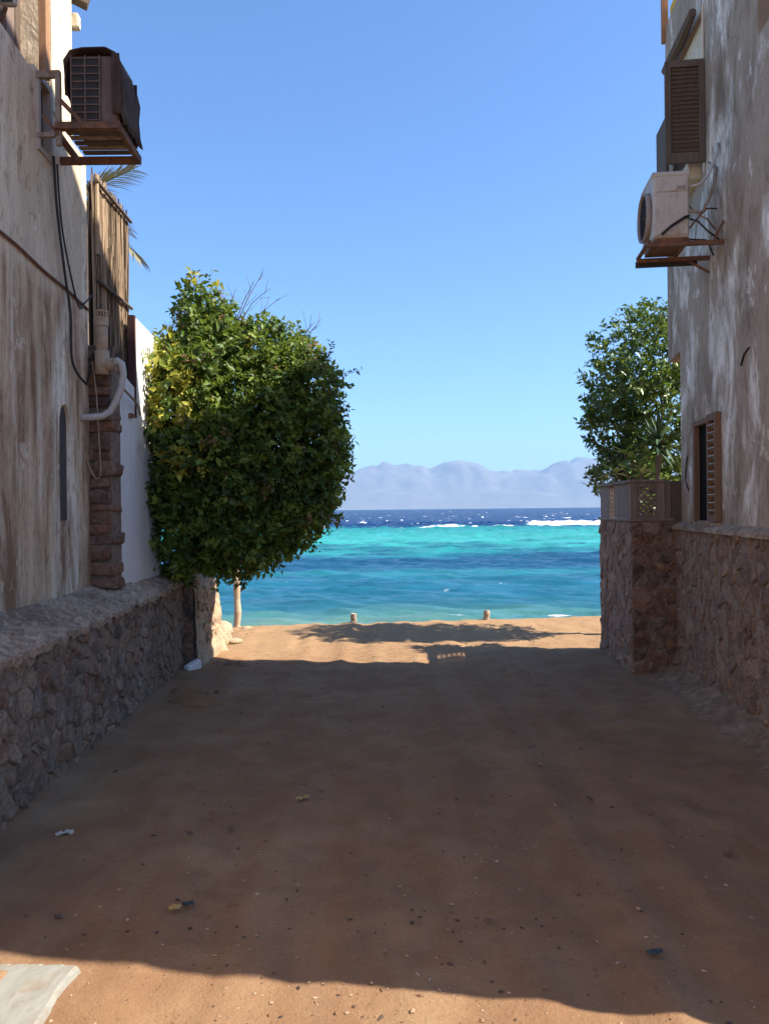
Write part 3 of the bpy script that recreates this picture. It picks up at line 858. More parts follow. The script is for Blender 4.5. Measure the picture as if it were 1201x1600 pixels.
    MB().tube([(0, 0, -0.06), (0, 0, 0.13)], 0.057, 18).build('socket', M['pvc'], v, smooth=True)
    MB().tube([(0.0, 0, 0.02), (0.105, 0, 0.02)], 0.054, 18).build('side_socket', M['pvc'], v)
    h = empty('drain_hose', (-2.365, 6.15, 2.35)); tag(h, 'fat grey hose curving from the vent pipe down into the left wall', 'hose')
    pts = [(-2.215, 6.235, 2.80), (-2.185, 6.235, 2.83), (-2.15, 6.23, 2.80), (-2.135, 6.23, 2.72), (-2.155, 6.22, 2.60), (-2.19, 6.21, 2.50), (-2.235, 6.20, 2.415), (-2.29, 6.18, 2.375), (-2.36, 6.14, 2.36), (-2.46, 6.10, 2.355)]
    MB().tube([(p[0]+2.4, p[1]-6.15, p[2]-2.35) for p in pts], [0.03]*3 + [0.028]*7, 12).build('hose_body', M['hose'], h, smooth=True)
left_fittings()

# ------------------------------------------------------------------ white yard wall with reed fence
def white_wall():
    w = empty('white_wall', (-2.27, 6.45, 0.85), 0.02)
    tag(w, 'whitewashed yard wall behind the stone pier with a raised end', 'wall')
    mb = MB(); wall_slab(mb, [(0.16, 0.0), (1.45, 0.0), (1.45, 1.86), (0.66, 1.88), (0.4, 1.94), (0.16, 2.0)], [], 0.0, -0.22); mb.build('render', M['plaster_white'], w)
    mb = MB(); wall_slab(mb, [(0.66, 1.865), (1.45, 1.845), (1.45, 2.50), (0.66, 2.55)], [], -0.001, -0.05); mb.build('raised_end', M['plaster_white'], w)
    MB().box(-0.055, 0.006, 0.605, 0.655, 1.62, 2.56).build('post', M['red_post'], w)
    MB().box(0.002, 0.03, 0.42, 0.5, 1.60, 1.635).build('bolt', M['rust'], w)
    f = empty('reed_fence', (-2.385, 6.37, 2.55), 0.02)
    tag(f, 'tall dry reed fence lashed to dark rails above the white wall', 'fence')
    rng = random.Random(8); mb = MB(); cols = []
    y = 0.0
    while y < 0.90:
        r = rng.uniform(0.0035, 0.0075)
        x = rng.uniform(-0.006, 0.006); top = 1.85 + rng.uniform(-0.06, 0.06); bow = rng.uniform(-0.004, 0.004)
        k0 = len(mb.v)
        mb.tube([(x, y, -0.1), (x + bow, y + rng.uniform(-.02, .02), 0.8), (x + rng.uniform(-.006, .006), min(0.93, y + rng.uniform(-.07, .07)), top)], r, 5)
        if rng.random() < 0.6:
            mb.tube([(x + 0.008, y, rng.uniform(-.1, .8)), (x + rng.uniform(.006, .016), min(0.93, y + rng.uniform(-.10, .10)), rng.uniform(0.9, 1.9))], rng.uniform(.002, .0045), 4)
        g = rng.choice((0.2, 0.35, 0.6, 0.8, 1.0, 1.2))
        cols += [(0.345*g, 0.25*g, 0.17*g)]*(len(mb.v) - k0)
        y += r * 1.1
    o = mb.build('reeds', M['gravel'], f); o['kind'] = 'stuff'
    color_attr(o.data, 'Col', np.array(cols))
    MB().box(-0.045, -0.038, 0, 0.91, -0.1, 1.8).build('backing_mat', M['wood_dark'], f)
    for z in (1.80, 0.98):
        MB().tube([(0.03, -0.01, z), (0.038, 0.45, z - 0.01), (0.03, 0.92, z)], 0.016, 7).build('rail', M['wood_dark'], f)
    MB().tube([(0.02, 0.03, 1.2), (0.02, 0.03, 1.86)], 0.02, 8).build('post', M['wood_post'], f)
    MB().tube([(-0.02, 0.92, -0.3), (-0.02, 0.92, 1.80)], 0.022, 8).build('post', M['wood_dark'], f)
white_wall()

# ------------------------------------------------------------------ broken wall at the end on the left
def broken_wall():
    b = empty('broken_wall', (-2.12, 8.09, 0)); tag(b, 'sunlit crumbling low rubble wall below the large bush', 'wall')
    ys = np.linspace(0, 1.35, 46); us = np.linspace(0, 1, 40)
    rows = []
    for y in ys:
        top = 0.86 + 0.05*math.sin(y*9) - 0.32*max(0, y-0.95)/0.4 - (0.25 if y > 1.22 else 0)
        prof = []
        for u in us:
            if u < 0.55: k = u/0.55; x = 0.13 - 0.03*k + 0.05*(1-k)**3 + 0.06*sstep(0.9, 1.35, y)*(1-k); z = -0.22 + (top+0.22)*k
            else: k = (u-0.55)/0.45; x = 0.10 - 0.42*k; z = top + 0.03*math.sin(k*3)
            prof.append((x, y, z))
        rows.append(prof)
    P = np.array(rows, float)
    d = fbm(P[..., 1]*6, (P[..., 2] + P[..., 0])*6, 101, 4) - 0.5
    P[..., 0] += 0.075*d; P[..., 2] += 0.06*d*(P[..., 2] > 0.3)
    P[..., 0] += 0.03*(fbm(P[..., 1]*22, (P[..., 2] - P[..., 0])*22, 103, 3) - 0.5)
    link_mesh('rubble_core', grid_mesh('rubble_core', P, False), M['stone_sand'], b)
    MB().box(-0.30, 0.095, 0.004, 0.30, -0.3, 0.83).build('end_face', M['mortar_dark'], b)  # end face darker than the alley face: its shade is put into the colour
    rubble(b, 31, (-0.28, 0.10, -0.12, 0.84), (0.13, 0.12), (0, 0.004, 0), (1, 0, 0), (0, 0, 1), (0, -1, 0), M['stone_pier'], 0.007, 0.03)
    rubble(b, 32, (0.05, 1.0, 0.03, 0.78), (0.16, 0.13), (0.118, 0, 0), (0, 1, 0), (0, 0, 1), (1, 0, 0), M['stone_sand'], 0.014, 0.022)
broken_wall()

def rock(name, loc, size, seed, mat, label, cat='rock', group=None, rz=0.0):
    bm = bmesh.new(); bmesh.ops.create_icosphere(bm, subdivisions=3, radius=1.0)
    rs = np.random.RandomState(seed); o = rs.rand(3) * 50
    for v in bm.verts:
        p = v.co
        n = fbm(np.array(p.x*1.3 + o[0] + p.z*0.7), np.array(p.y*1.3 + o[1] - p.z*0.5), seed % 20, 3) - 0.5
        v.co *= 1 + 0.7*float(n)
        for k in range(6):  # facets
            pass
        v.co = Vector((v.co.x*size[0], v.co.y*size[1], v.co.z*size[2]))
    me = bpy.data.meshes.new(name); bm.to_mesh(me); bm.free()
    ob = link_mesh(name, me, mat, None, loc); ob.rotation_euler.z = rz
    return tag(ob, label, cat, group)

def small_things_left():
    rock('rock', (-2.1, 9.95, -0.04), (0.12, 0.16, 0.11), 3, M['stone_sand'], 'pale upright rock at the foot of the crumbling wall', rz=0.4)
    rock('rock', (-1.98, 9.95, -0.09), (0.14, 0.10, 0.05), 4, M['stone_sand'], 'flat pale rock lying in front of the upright rock', rz=0.2)
    rock('rock', (-2.22, 10.15, 0.0), (0.22, 0.2, 0.16), 5, M['stone_sand'], 'largest pale rock tumbled from the end of the crumbling wall', rz=0.9)
    rock('rock', (-2.0, 11.1, -0.11), (0.08, 0.06, 0.05), 6, M['stone_sand'], 'small dark edged rock beside the tall wooden post')
    # dusty stones by the plinth
    rock('rock', (-1.80, 6.95, -0.05), (0.20, 0.10, 0.06), 8, M['dirt'], 'dusty brown flat stone nearest the left plinth', rz=0.3)
    rock('rock', (-1.62, 6.55, -0.05), (0.24, 0.13, 0.08), 9, M['dirt'], 'larger dusty brown stone half buried in the alley dirt', rz=-0.2)
    rock('rock', (-1.50, 6.98, -0.05), (0.07, 0.05, 0.04), 10, M['stone_pier'], 'small brown stone beside the half buried dusty stone')
    b = MB().box(-0.035, 0.035, -0.10, 0.10, 0, 0.10).build('broken_block', M['plaster_white'], None, bevel=0.012, loc=(-2.0, 7.98, -0.06))
    b.rotation_euler = (0.25, 0.1, -0.5); tag(b, 'small broken white block leaning at the plinth end', 'block')
    # posts
    def post(loc, r, h, label, seed, lean=(0, 0)):
        rs = np.random.RandomState(seed)
        pts = []; rr = []
        for k in range(7):
            s = k/6
            pts.append((lean[0]*s + 0.006*rs.randn(), lean[1]*s + 0.006*rs.randn(), h*s - 0.15*(1-s))); rr.append(r*(1.05 - 0.12*s + 0.05*rs.randn()))
        o = MB().tube(pts, rr, 12).build('wooden_post', M['wood_post'], None, smooth=False, loc=loc)
        return tag(o, label, 'post')
    post((-2.19, 11.35, -0.12), 0.052, 0.98, 'tall rough wooden post under the big bush', 1, (0.0, 0.0))
    post((-2.22, 9.35, 0.72), 0.055, 0.30, 'short wooden post stub on top of the crumbling wall', 2, (0.03, 0))
    post((-0.48, 11.5, -0.11), 0.050, 0.155, 'low wooden stump left of centre on the beach crest', 3)
    post((1.55, 11.8, -0.10), 0.050, 0.135, 'low wooden stump right of centre on the beach crest', 4)
small_things_left()

# ------------------------------------------------------------------ foliage
def leaf_cloud(name, C, D, N, L, W, rgb, mat, parent=None, kind=None):
    """C centres, D leaf directions, N leaf normals (n,3); L, W arrays; five-vertex folded leaves"""
    D = D / np.linalg.norm(D, axis=1, keepdims=True)
    S = np.cross(D, N); S /= (np.linalg.norm(S, axis=1, keepdims=True) + 1e-9)
    U = np.cross(S, D)
    L = L[:, None]; W = W[:, None]
    b = C; m = C + D*L*0.45 - U*W*0.10; t = C + D*L - U*L*0.12
    l = C + D*L*0.42 + S*W*0.5 + U*W*0.14; r = C + D*L*0.42 - S*W*0.5 + U*W*0.14
    V = np.stack([b, m, t, l, r], 1).reshape(-1, 3)
    n = len(C); k = (np.arange(n)*5)[:, None]
    T = np.concatenate([k + np.array([[0, 1, 3]]), k + np.array([[1, 2, 3]]), k + np.array([[0, 4, 1]]), k + np.array([[4, 2, 1]])], 1).reshape(-1, 3)
    me = bpy.data.meshes.new(name)
    me.vertices.add(len(V)); me.vertices.foreach_set('co', V.reshape(-1).astype(np.float32))
    me.loops.add(T.size); me.loops.foreach_set('vertex_index', T.reshape(-1).astype(np.int32))
    me.polygons.add(len(T)); me.polygons.foreach_set('loop_start', (np.arange(len(T))*3).astype(np.int32))
    me.update(calc_edges=True)
    color_attr(me, 'Col', np.repeat(rgb, 5, 0))
    o = link_mesh(name, me, mat, parent)
    if kind: o['kind'] = kind
    return o

def sprigs(rs, blobs, n_sprig, per, Lr, ratio, length, inner=0.25, droop=0.0, noise_amp=0.3):
    """points over the union of ellipsoids; returns leaf centres, directions, normals, lengths, widths, sprig ids, and sprig origins"""
    B = np.array(blobs, float)
    area = (B[:, 3]*B[:, 4] + B[:, 3]*B[:, 5] + B[:, 4]*B[:, 5]); pr = area/area.sum()
    O = []; Dn = []
    while len(O) < n_sprig:
        i = rs.choice(len(B), p=pr)
        d = rs.randn(3); d /= np.linalg.norm(d)
        rr = 1.0 if rs.rand() > inner else rs.uniform(0.45, 0.95)
        nz = float(fbm(np.array(d[0]*2.3 + d[2]*1.7 + i*3.1), np.array(d[1]*2.3 - d[2]*1.3 + i*1.7), 111, 3)) - 0.5
        p = B[i, :3] + d*B[i, 3:6]*rr*(1 + noise_amp*nz*2)
        q = (p - B[:, :3])/B[:, 3:6]; dist = np.linalg.norm(q, axis=1); dist[i] = 9
        if dist.min() < 0.72 and rr > 0.96: continue
        nn = d / B[i, 3:6]; nn /= np.linalg.norm(nn)
        O.append(p); Dn.append(nn)
    O = np.array(O); Dn = np.array(Dn)
    sd = Dn + 0.55*rs.randn(len(O), 3) + np.array([0, 0, 0.35 - droop]); sd /= np.linalg.norm(sd, axis=1, keepdims=True)
    C = []; D = []; N = []; L = []; I = []
    for k in range(per):
        s = (k + 0.5)/per
        c = O + sd*(length*s)[:, None] if isinstance(length, np.ndarray) else O + sd*length*s
        side = rs.randn(len(O), 3); side -= (side*sd).sum(1, keepdims=True)*sd; side /= np.linalg.norm(side, axis=1, keepdims=True)
        d = side*0.85 + sd*0.6 + np.array([0, 0, -droop])
        nr = Dn*0.55 + np.array([0.0, 0.0, 0.55]) + 0.55*rs.randn(len(O), 3)
        C.append(c + 0.008*rs.randn(len(O), 3)); D.append(d); N.append(nr)
        L.append(rs.uniform(Lr[0], Lr[1], len(O))*(1.0 - 0.25*s)); I.append(np.arange(len(O)))
    C = np.concatenate(C); D = np.concatenate(D); N = np.concatenate(N); L = np.concatenate(L); I = np.concatenate(I)
    return C, D, N, L, L*ratio, I, O, sd

def limb(mb, a, b, r0, r1, rs, wob=0.06, n=7):
    a = np.array(a); b = np.array(b); pts = []; rr = []
    for k in range(n+1):
        s = k/n
        p = a + (b-a)*s + (rs.randn(3)*wob*math.sin(math.pi*s))
        pts.append(tuple(p)); rr.append(r0 + (r1-r0)*s)
    mb.tube(pts, rr, 8)

def big_bush():
    rs = np.random.RandomState(12)
    root = empty('large_bush', (-2.45, 8.6, 0)); tag(root, 'large round leafy bush overhanging the alley end on the left', 'bush')
    base = np.array([-2.45, 8.6, 0.0])
    blobs = [(-1.72, 8.15, 1.85, 0.72, 0.64, 0.76), (-1.20, 8.3, 2.15, 0.62, 0.62, 0.66), (-2.05, 8.1, 2.25, 0.50, 0.55, 0.7), (-1.50, 8.4, 2.80, 0.62, 0.58, 0.56),
             (-2.02, 8.2, 3.10, 0.32, 0.40, 0.46), (-1.27, 8.4, 3.27, 0.40, 0.42, 0.34), (-0.94, 8.4, 2.92, 0.40, 0.42, 0.38), (-1.93, 8.3, 3.58, 0.15, 0.18, 0.40), (-1.80, 8.3, 3.40, 0.2, 0.22, 0.26),
             (-2.15, 7.95, 1.40, 0.44, 0.42, 0.46), (-1.55, 8.0, 1.38, 0.52, 0.50, 0.42), (-1.05, 8.2, 1.72, 0.42, 0.45, 0.42), (-0.80, 8.4, 2.28, 0.32, 0.36, 0.34), (-0.78, 8.3, 2.0, 0.26, 0.3, 0.26),
             (-2.05, 7.62, 2.50, 0.26, 0.24, 0.28), (-1.80, 7.70, 2.90, 0.20, 0.2, 0.22), (-2.14, 7.62, 2.90, 0.18, 0.2, 0.26), (-1.55, 7.68, 2.38, 0.26, 0.22, 0.2), (-1.22, 7.76, 2.58, 0.2, 0.2, 0.18),
             (-1.72, 7.85, 3.22, 0.17, 0.18, 0.2), (-1.15, 7.95, 2.98, 0.2, 0.2, 0.18), (-0.78, 8.1, 2.62, 0.17, 0.18, 0.17), (-2.22, 7.7, 2.25, 0.2, 0.2, 0.22), (-1.85, 7.52, 2.15, 0.22, 0.2, 0.2),
             (-1.2, 7.75, 2.0, 0.22, 0.18, 0.2), (-1.6, 7.6, 1.75, 0.24, 0.18, 0.22), (-2.1, 7.6, 1.8, 0.2, 0.18, 0.22), (-1.0, 7.9, 1.5, 0.2, 0.2, 0.2), (-0.72, 8.0, 1.85, 0.16, 0.18, 0.18), (-1.85, 7.65, 1.3, 0.22, 0.2, 0.22), (-1.3, 7.7, 1.25, 0.2, 0.2, 0.2)]
    out = [(-1.95, 8.2, 3.78, .13, .15, .26), (-1.72, 8.2, 3.62, .09, .1, .10), (-1.05, 8.2, 3.36, .12, .12, .10), (-0.72, 8.15, 3.02, .12, .12, .12), (-0.60, 8.2, 2.62, .10, .12, .12),
           (-0.56, 8.2, 2.26, .10, .11, .12), (-0.62, 8.1, 1.92, .10, .11, .12), (-0.84, 8.0, 1.56, .12, .12, .11), (-2.36, 8.0, 2.95, .09, .12, .16), (-2.30, 7.95, 3.22, .08, .1, .12)]
    blobs = [(b[0], b[1], b[2], b[3]*0.96, b[4]*0.96, b[5]*0.96) for b in blobs] + out
    C, D, N, L, W, I, O, sd = sprigs(rs, blobs, 7600, 9, (0.038, 0.12), 0.56, 0.18, inner=0.38, noise_amp=0.38)
    per = np.array([[0.085, 0.14, 0.025], [0.135, 0.21, 0.035], [0.22, 0.28, 0.05], [0.05, 0.095, 0.024]])
    col_s = per[rs.randint(0, 4, len(O))]
    yel = (fbm(O[:, 0]*2.2 + 5, O[:, 2]*2.2, 121, 3) > 0.50) & (rs.rand(len(O)) < 0.55) & (O[:, 0] < -1.35) & (O[:, 2] > 2.0)
    col_s[yel] = np.array([0.40, 0.37, 0.055]) * rs.uniform(0.7, 1.2, (yel.sum(), 1))
    dead = rs.rand(len(O)) < 0.035
    col_s[dead] = (0.20, 0.12, 0.06)
    rgb = col_s[I] * rs.uniform(0.7, 1.3, (len(I), 1))
    leaf_cloud('crown', C - base, D, N, L, W, rgb, M['leaf'], root, 'stuff')
    mb = MB()
    limb(mb, (0, 0, -0.1), (0.25, -0.1, 1.1), 0.10, 0.075, rs, 0.03)
    tr = mb.build('trunk', M['bark'], root)
    for b in blobs[:8]:
        mb = MB(); limb(mb, (0.22, -0.1, 1.0), np.array(b[:3]) - base, 0.045, 0.012, rs, 0.06)
        mb.build('limb', M['bark'], root)
    # bare twigs sticking out of the top and left
    mb = MB()
    def at(px, py, Y): return np.array([(px-600)/1200*Y, Y, 1.6 + (797-py)/1200*Y])
    tw = [((375, 500), (415, 425)), ((372, 500), (400, 440)), ((380, 500), (425, 450)), ((350, 490), (352, 445)), ((478, 530), (505, 497)), ((470, 540), (490, 505)),
          ((290, 500), (283, 480)), ((255, 580), (238, 515)), ((262, 560), (248, 530)), ((275, 540), (268, 500)), ((360, 480), (372, 450)), ((395, 500), (440, 465)), ((300, 490), (305, 455))]
    for (a, b) in tw:
        a = at(*a, 8.25); b = at(*b, 8.15)
        d = b - a
        mb.tube([tuple(a - base), tuple(a + d*0.5 + rs.randn(3)*0.02 - base), tuple(b - base)], [0.006, 0.004, 0.002], 4)
        for k in range(4):
            s = rs.uniform(0.3, 0.9); p = a + d*s
            mb.tube([tuple(p - base), tuple(p + d*0.28 + rs.randn(3)*0.05 - base)], [0.003, 0.0015], 4)
    o = mb.build('bare_twigs', M['twig'], root); o['kind'] = 'stuff'
    # a few long shoots with leaves that break the outline
    C2 = []; D2 = []; N2 = []; L2 = []; cc = []
    shoots = [((530, 590), (566, 578)), ((520, 645), (548, 640)), ((525, 690), (550, 692)), ((500, 775), (527, 782)), ((430, 880), (412, 895)), ((250, 590), (240, 518)), ((240, 640), (232, 560)),
              ((320, 470), (316, 440)), ((475, 530), (466, 500)), ((515, 560), (520, 535)), ((340, 880), (345, 897)), ((395, 880), (398, 895))]
    mb = MB()
    for a, b in shoots:
        a = at(*a, 8.0); b = at(*b, 7.95); d = b - a
        mb.tube([tuple(a - base - d*0.5), tuple(b - base)], [0.004, 0.002], 4)
        for k in range(11):
            s = k/10
            C2.append(a + d*s + rs.randn(3)*0.006); D2.append(rs.randn(3) + d*2); N2.append(rs.randn(3)*0.5 + np.array([0, 0, 1])); L2.append(rs.uniform(0.05, 0.08)); cc.append(np.array([0.05, 0.09, 0.025])*rs.uniform(0.6, 1.3))
    mb.build('shoot', M['twig'], root)
    L2 = np.array(L2)
    leaf_cloud('shoot_leaves', np.array(C2) - base, np.array(D2), np.array(N2), L2, L2*0.55, np.array(cc), M['leaf'], root, 'stuff')
big_bush()

def garden_tree():
    rs = np.random.RandomState(33)
    root = empty('garden_tree', (3.65, 10.3, 0)); tag(root, 'dark glossy leaved tree in the garden behind the right wall', 'tree')
    base = np.array([3.65, 10.3, 0.0])
    blobs = [(3.35, 9.8, 1.75, 0.34, 0.4, 0.34), (3.35, 9.9, 3.35, 0.62, 0.6, 0.62), (3.05, 9.8, 2.95, 0.42, 0.5, 0.42), (3.5, 9.9, 2.75, 0.6, 0.6, 0.55), (2.98, 9.8, 2.5, 0.36, 0.42, 0.36), (3.62, 9.9, 3.75, 0.42, 0.45, 0.40),
             (3.2, 9.8, 2.15, 0.40, 0.42, 0.33), (2.92, 9.7, 1.98, 0.22, 0.32, 0.18), (3.75, 10.0, 2.2, 0.5, 0.5, 0.5), (2.85, 9.75, 2.75, 0.20, 0.3, 0.22)]
    blobs = [(b[0] + 0.10, b[1] + 0.32, b[2] + 0.06, *b[3:]) for b in blobs]
    C, D, N, L, W, I, O, sd = sprigs(rs, blobs, 1750, 8, (0.07, 0.125), 0.45, 0.15, inner=0.35, noise_amp=0.5)
    per = np.array([[0.055, 0.10, 0.02], [0.09, 0.155, 0.03], [0.18, 0.235, 0.045], [0.035, 0.07, 0.02]])
    rgb = per[rs.randint(0, 4, len(O))][I] * rs.uniform(0.7, 1.3, (len(I), 1))
    leaf_cloud('crown', C - base, D, N, L, W, rgb, M['leaf_gloss'], root, 'stuff')
    mb = MB(); limb(mb, (0, 0, -0.1), (-0.05, -0.05, 1.9), 0.08, 0.05, rs, 0.03); mb.build('trunk', M['bark'], root)
    for b in blobs:
        mb = MB(); limb(mb, (-0.05, -0.05, 1.6), np.array(b[:3]) - base, 0.03, 0.008, rs, 0.05); mb.build('limb', M['bark'], root)
    # straggling leaves at the lower left edge
    n = 70
    C2 = np.stack([rs.uniform(2.62, 3.05, n), rs.uniform(9.7, 10.0, n), rs.uniform(1.85, 2.45, n)], 1)
    C2 = C2[(C2[:, 0] - 2.6) > rs.rand(n)*0.28]
    n = len(C2); L2 = rs.uniform(0.05, 0.09, n)
    leaf_cloud('stray_leaves', C2 - base, rs.randn(n, 3), rs.randn(n, 3), L2, L2*0.45, np.full((n, 3), 0.03) * np.array([1.2, 1.7, 0.8]), M['leaf_gloss'], root, 'stuff')
    mb = MB()
    for k in range(0, n, 2):
        a = np.array([3.1, 10.0, rs.uniform(2.0, 2.4)])
        mb.tube([tuple(a - base), tuple((a + C2[k])/2 + rs.randn(3)*0.03 - base), tuple(C2[k] - base)], [0.005, 0.003, 0.002], 4)
    mb.build('twigs', M['twig'], root)['kind'] = 'stuff'
garden_tree()

def blade(mb, a, d, up, length, width, bend, n=5):
    """one long leaf: a strip with a keel that bends down"""
    a = Vector(a); d = Vector(d).normalized(); s = d.cross(Vector(up)).normalized(); u = s.cross(d)
    k = len(mb.v); p = a.copy()
    for i in range(n+1):
        t = i/n
        w = width*(math.sin(math.pi*min(1, 0.18 + 0.82*t)) if t < 1 else 0.02)*0.5
        mb.v += [tuple(p + s*w + u*w*0.3), tuple(p), tuple(p - s*w + u*w*0.3)]
        dd = (d - u*bend*t*1.6).normalized()
        p = p + dd*(length/n)
    for i in range(n):
        q = k + i*3
        mb.f += [(q, q+1, q+4, q+3), (q+1, q+2, q+5, q+4)]
    return mb

def garden_plants():
    rng = random.Random(44)
    # sword-leaved plant on a bare stem
    y = empty('sword_leaf_plant', (3.22, 9.0, 0)); tag(y, 'sword leaved rosette plant on a thin stem by the right house corner', 'plant')
    MB().tube([(0, 0, 0), (0.03, 0, 1.2), (-0.02, 0, 1.9), (0.0, 0, 2.38)], [0.035, 0.03, 0.028, 0.03], 9).build('stem', M['bark'], y)
    for i in range(44):
        el = rng.uniform(-0.75, 1.35); az = rng.uniform(0, 2*math.pi)
        d = (math.cos(az)*math.cos(el), math.sin(az)*math.cos(el), math.sin(el))
        me = MB(); blade(me, (0, 0, 0), d, (0.02, 0.03, 1), rng.uniform(0.34, 0.52), 0.05, rng.uniform(0.05, 0.35))
        me.build('leaf', M['leaf_sword'], y, loc=(0, 0, 2.32 + rng.uniform(-0.06, 0.1)))
    # broad-leaved shrub
    s = empty('broad_leaf_shrub', (2.98, 9.15, 0)); tag(s, 'pale broad leaved shrub showing above the slatted garden fence', 'shrub')
    MB().tube([(0, 0, 0), (0.02, 0, 1.0), (0, 0, 1.95)], [0.03, 0.026, 0.018], 8).build('stem', M['bark'], s)
    hubs = [(-0.02, 0.0, 2.16), (-0.12, -0.05, 2.04), (0.10, 0.05, 2.06), (0.04, -0.1, 1.98), (-0.10, 0.05, 2.24), (0.16, -0.05, 2.20), (0.22, 0, 2.0), (-0.2, 0.1, 2.0), (0.0, 0.1, 1.75), (0.2, 0.1, 1.7), (0.1, 0.15, 1.58), (0.3, 0.1, 1.85)]
    for h in hubs:
        MB().tube([(0, 0, 1.7), h], [0.014, 0.010], 6).build('branch', M['bark'], s)
        for i in range(9):
            az = i*2*math.pi/9 + rng.uniform(-.3, .3); el = rng.uniform(-0.2, 0.9)
            d = (math.cos(az)*math.cos(el), math.sin(az)*math.cos(el), math.sin(el))
            me = MB(); blade(me, (0, 0, 0), d, (0.02, 0.03, 1), rng.uniform(0.15, 0.24), 0.065, rng.uniform(0.1, 0.35), 4)
            me.build('leaf', M['leaf_broad'], s, loc=h)
    # palm behind the reed fence
    p = empty('palm_tree', (-3.30, 8.3, 0)); tag(p, 'palm showing only frond tips past the reed fence', 'palm')
    MB().tube([(0, 0, -0.1), (0.03, 0, 2), (0, 0, 5.0)], [0.16, 0.14, 0.12], 10).build('trunk', M['bark'], p)
    def frond(d, length, bend):
        mb = MB(); d = Vector(d).normalized(); s = d.cross(Vector((0, 0, 1))).normalized()
        q = Vector((0, 0, 5.0)); pts = []
        for i in range(15):
            t = i/14; dd = (d + Vector((0, 0, -bend*t*1.5))).normalized(); pts.append((q.copy(), dd)); q = q + dd*length/14
        mb.tube([x[0] for x in pts], [0.016*(1 - 0.8*i/14) + 0.002 for i in range(15)], 5)
        for i, (pp, dd) in enumerate(pts):
            if i < 2: continue
            for sg in (-1, 1):
                for off in (0, 0.5):
                    L = 0.30*math.sin(math.pi*min(1, 0.25 + 0.62*i/14)) + 0.08
                    dir_ = (dd*0.9 + s*sg*0.75 + Vector((0, 0, rng.uniform(-.25, .15)))).normalized()
                    blade(mb, pp + dd*off*length/14, dir_, (0.1, 0.2, 1), L, 0.018, 0.25, 3)
        o = mb.build('frond', M['leaf_palm'], p)
    frond((0.90, 0.0, 0.50), 0.66, 0.10); frond((0.70, -0.12, -0.62), 0.98, 0.1)
    for k in range(8):
        a = 1.2 + k*0.6
        frond((math.cos(a), math.sin(a), rng.uniform(0.0, 0.5)), 0.75, 0.4)
garden_plants()

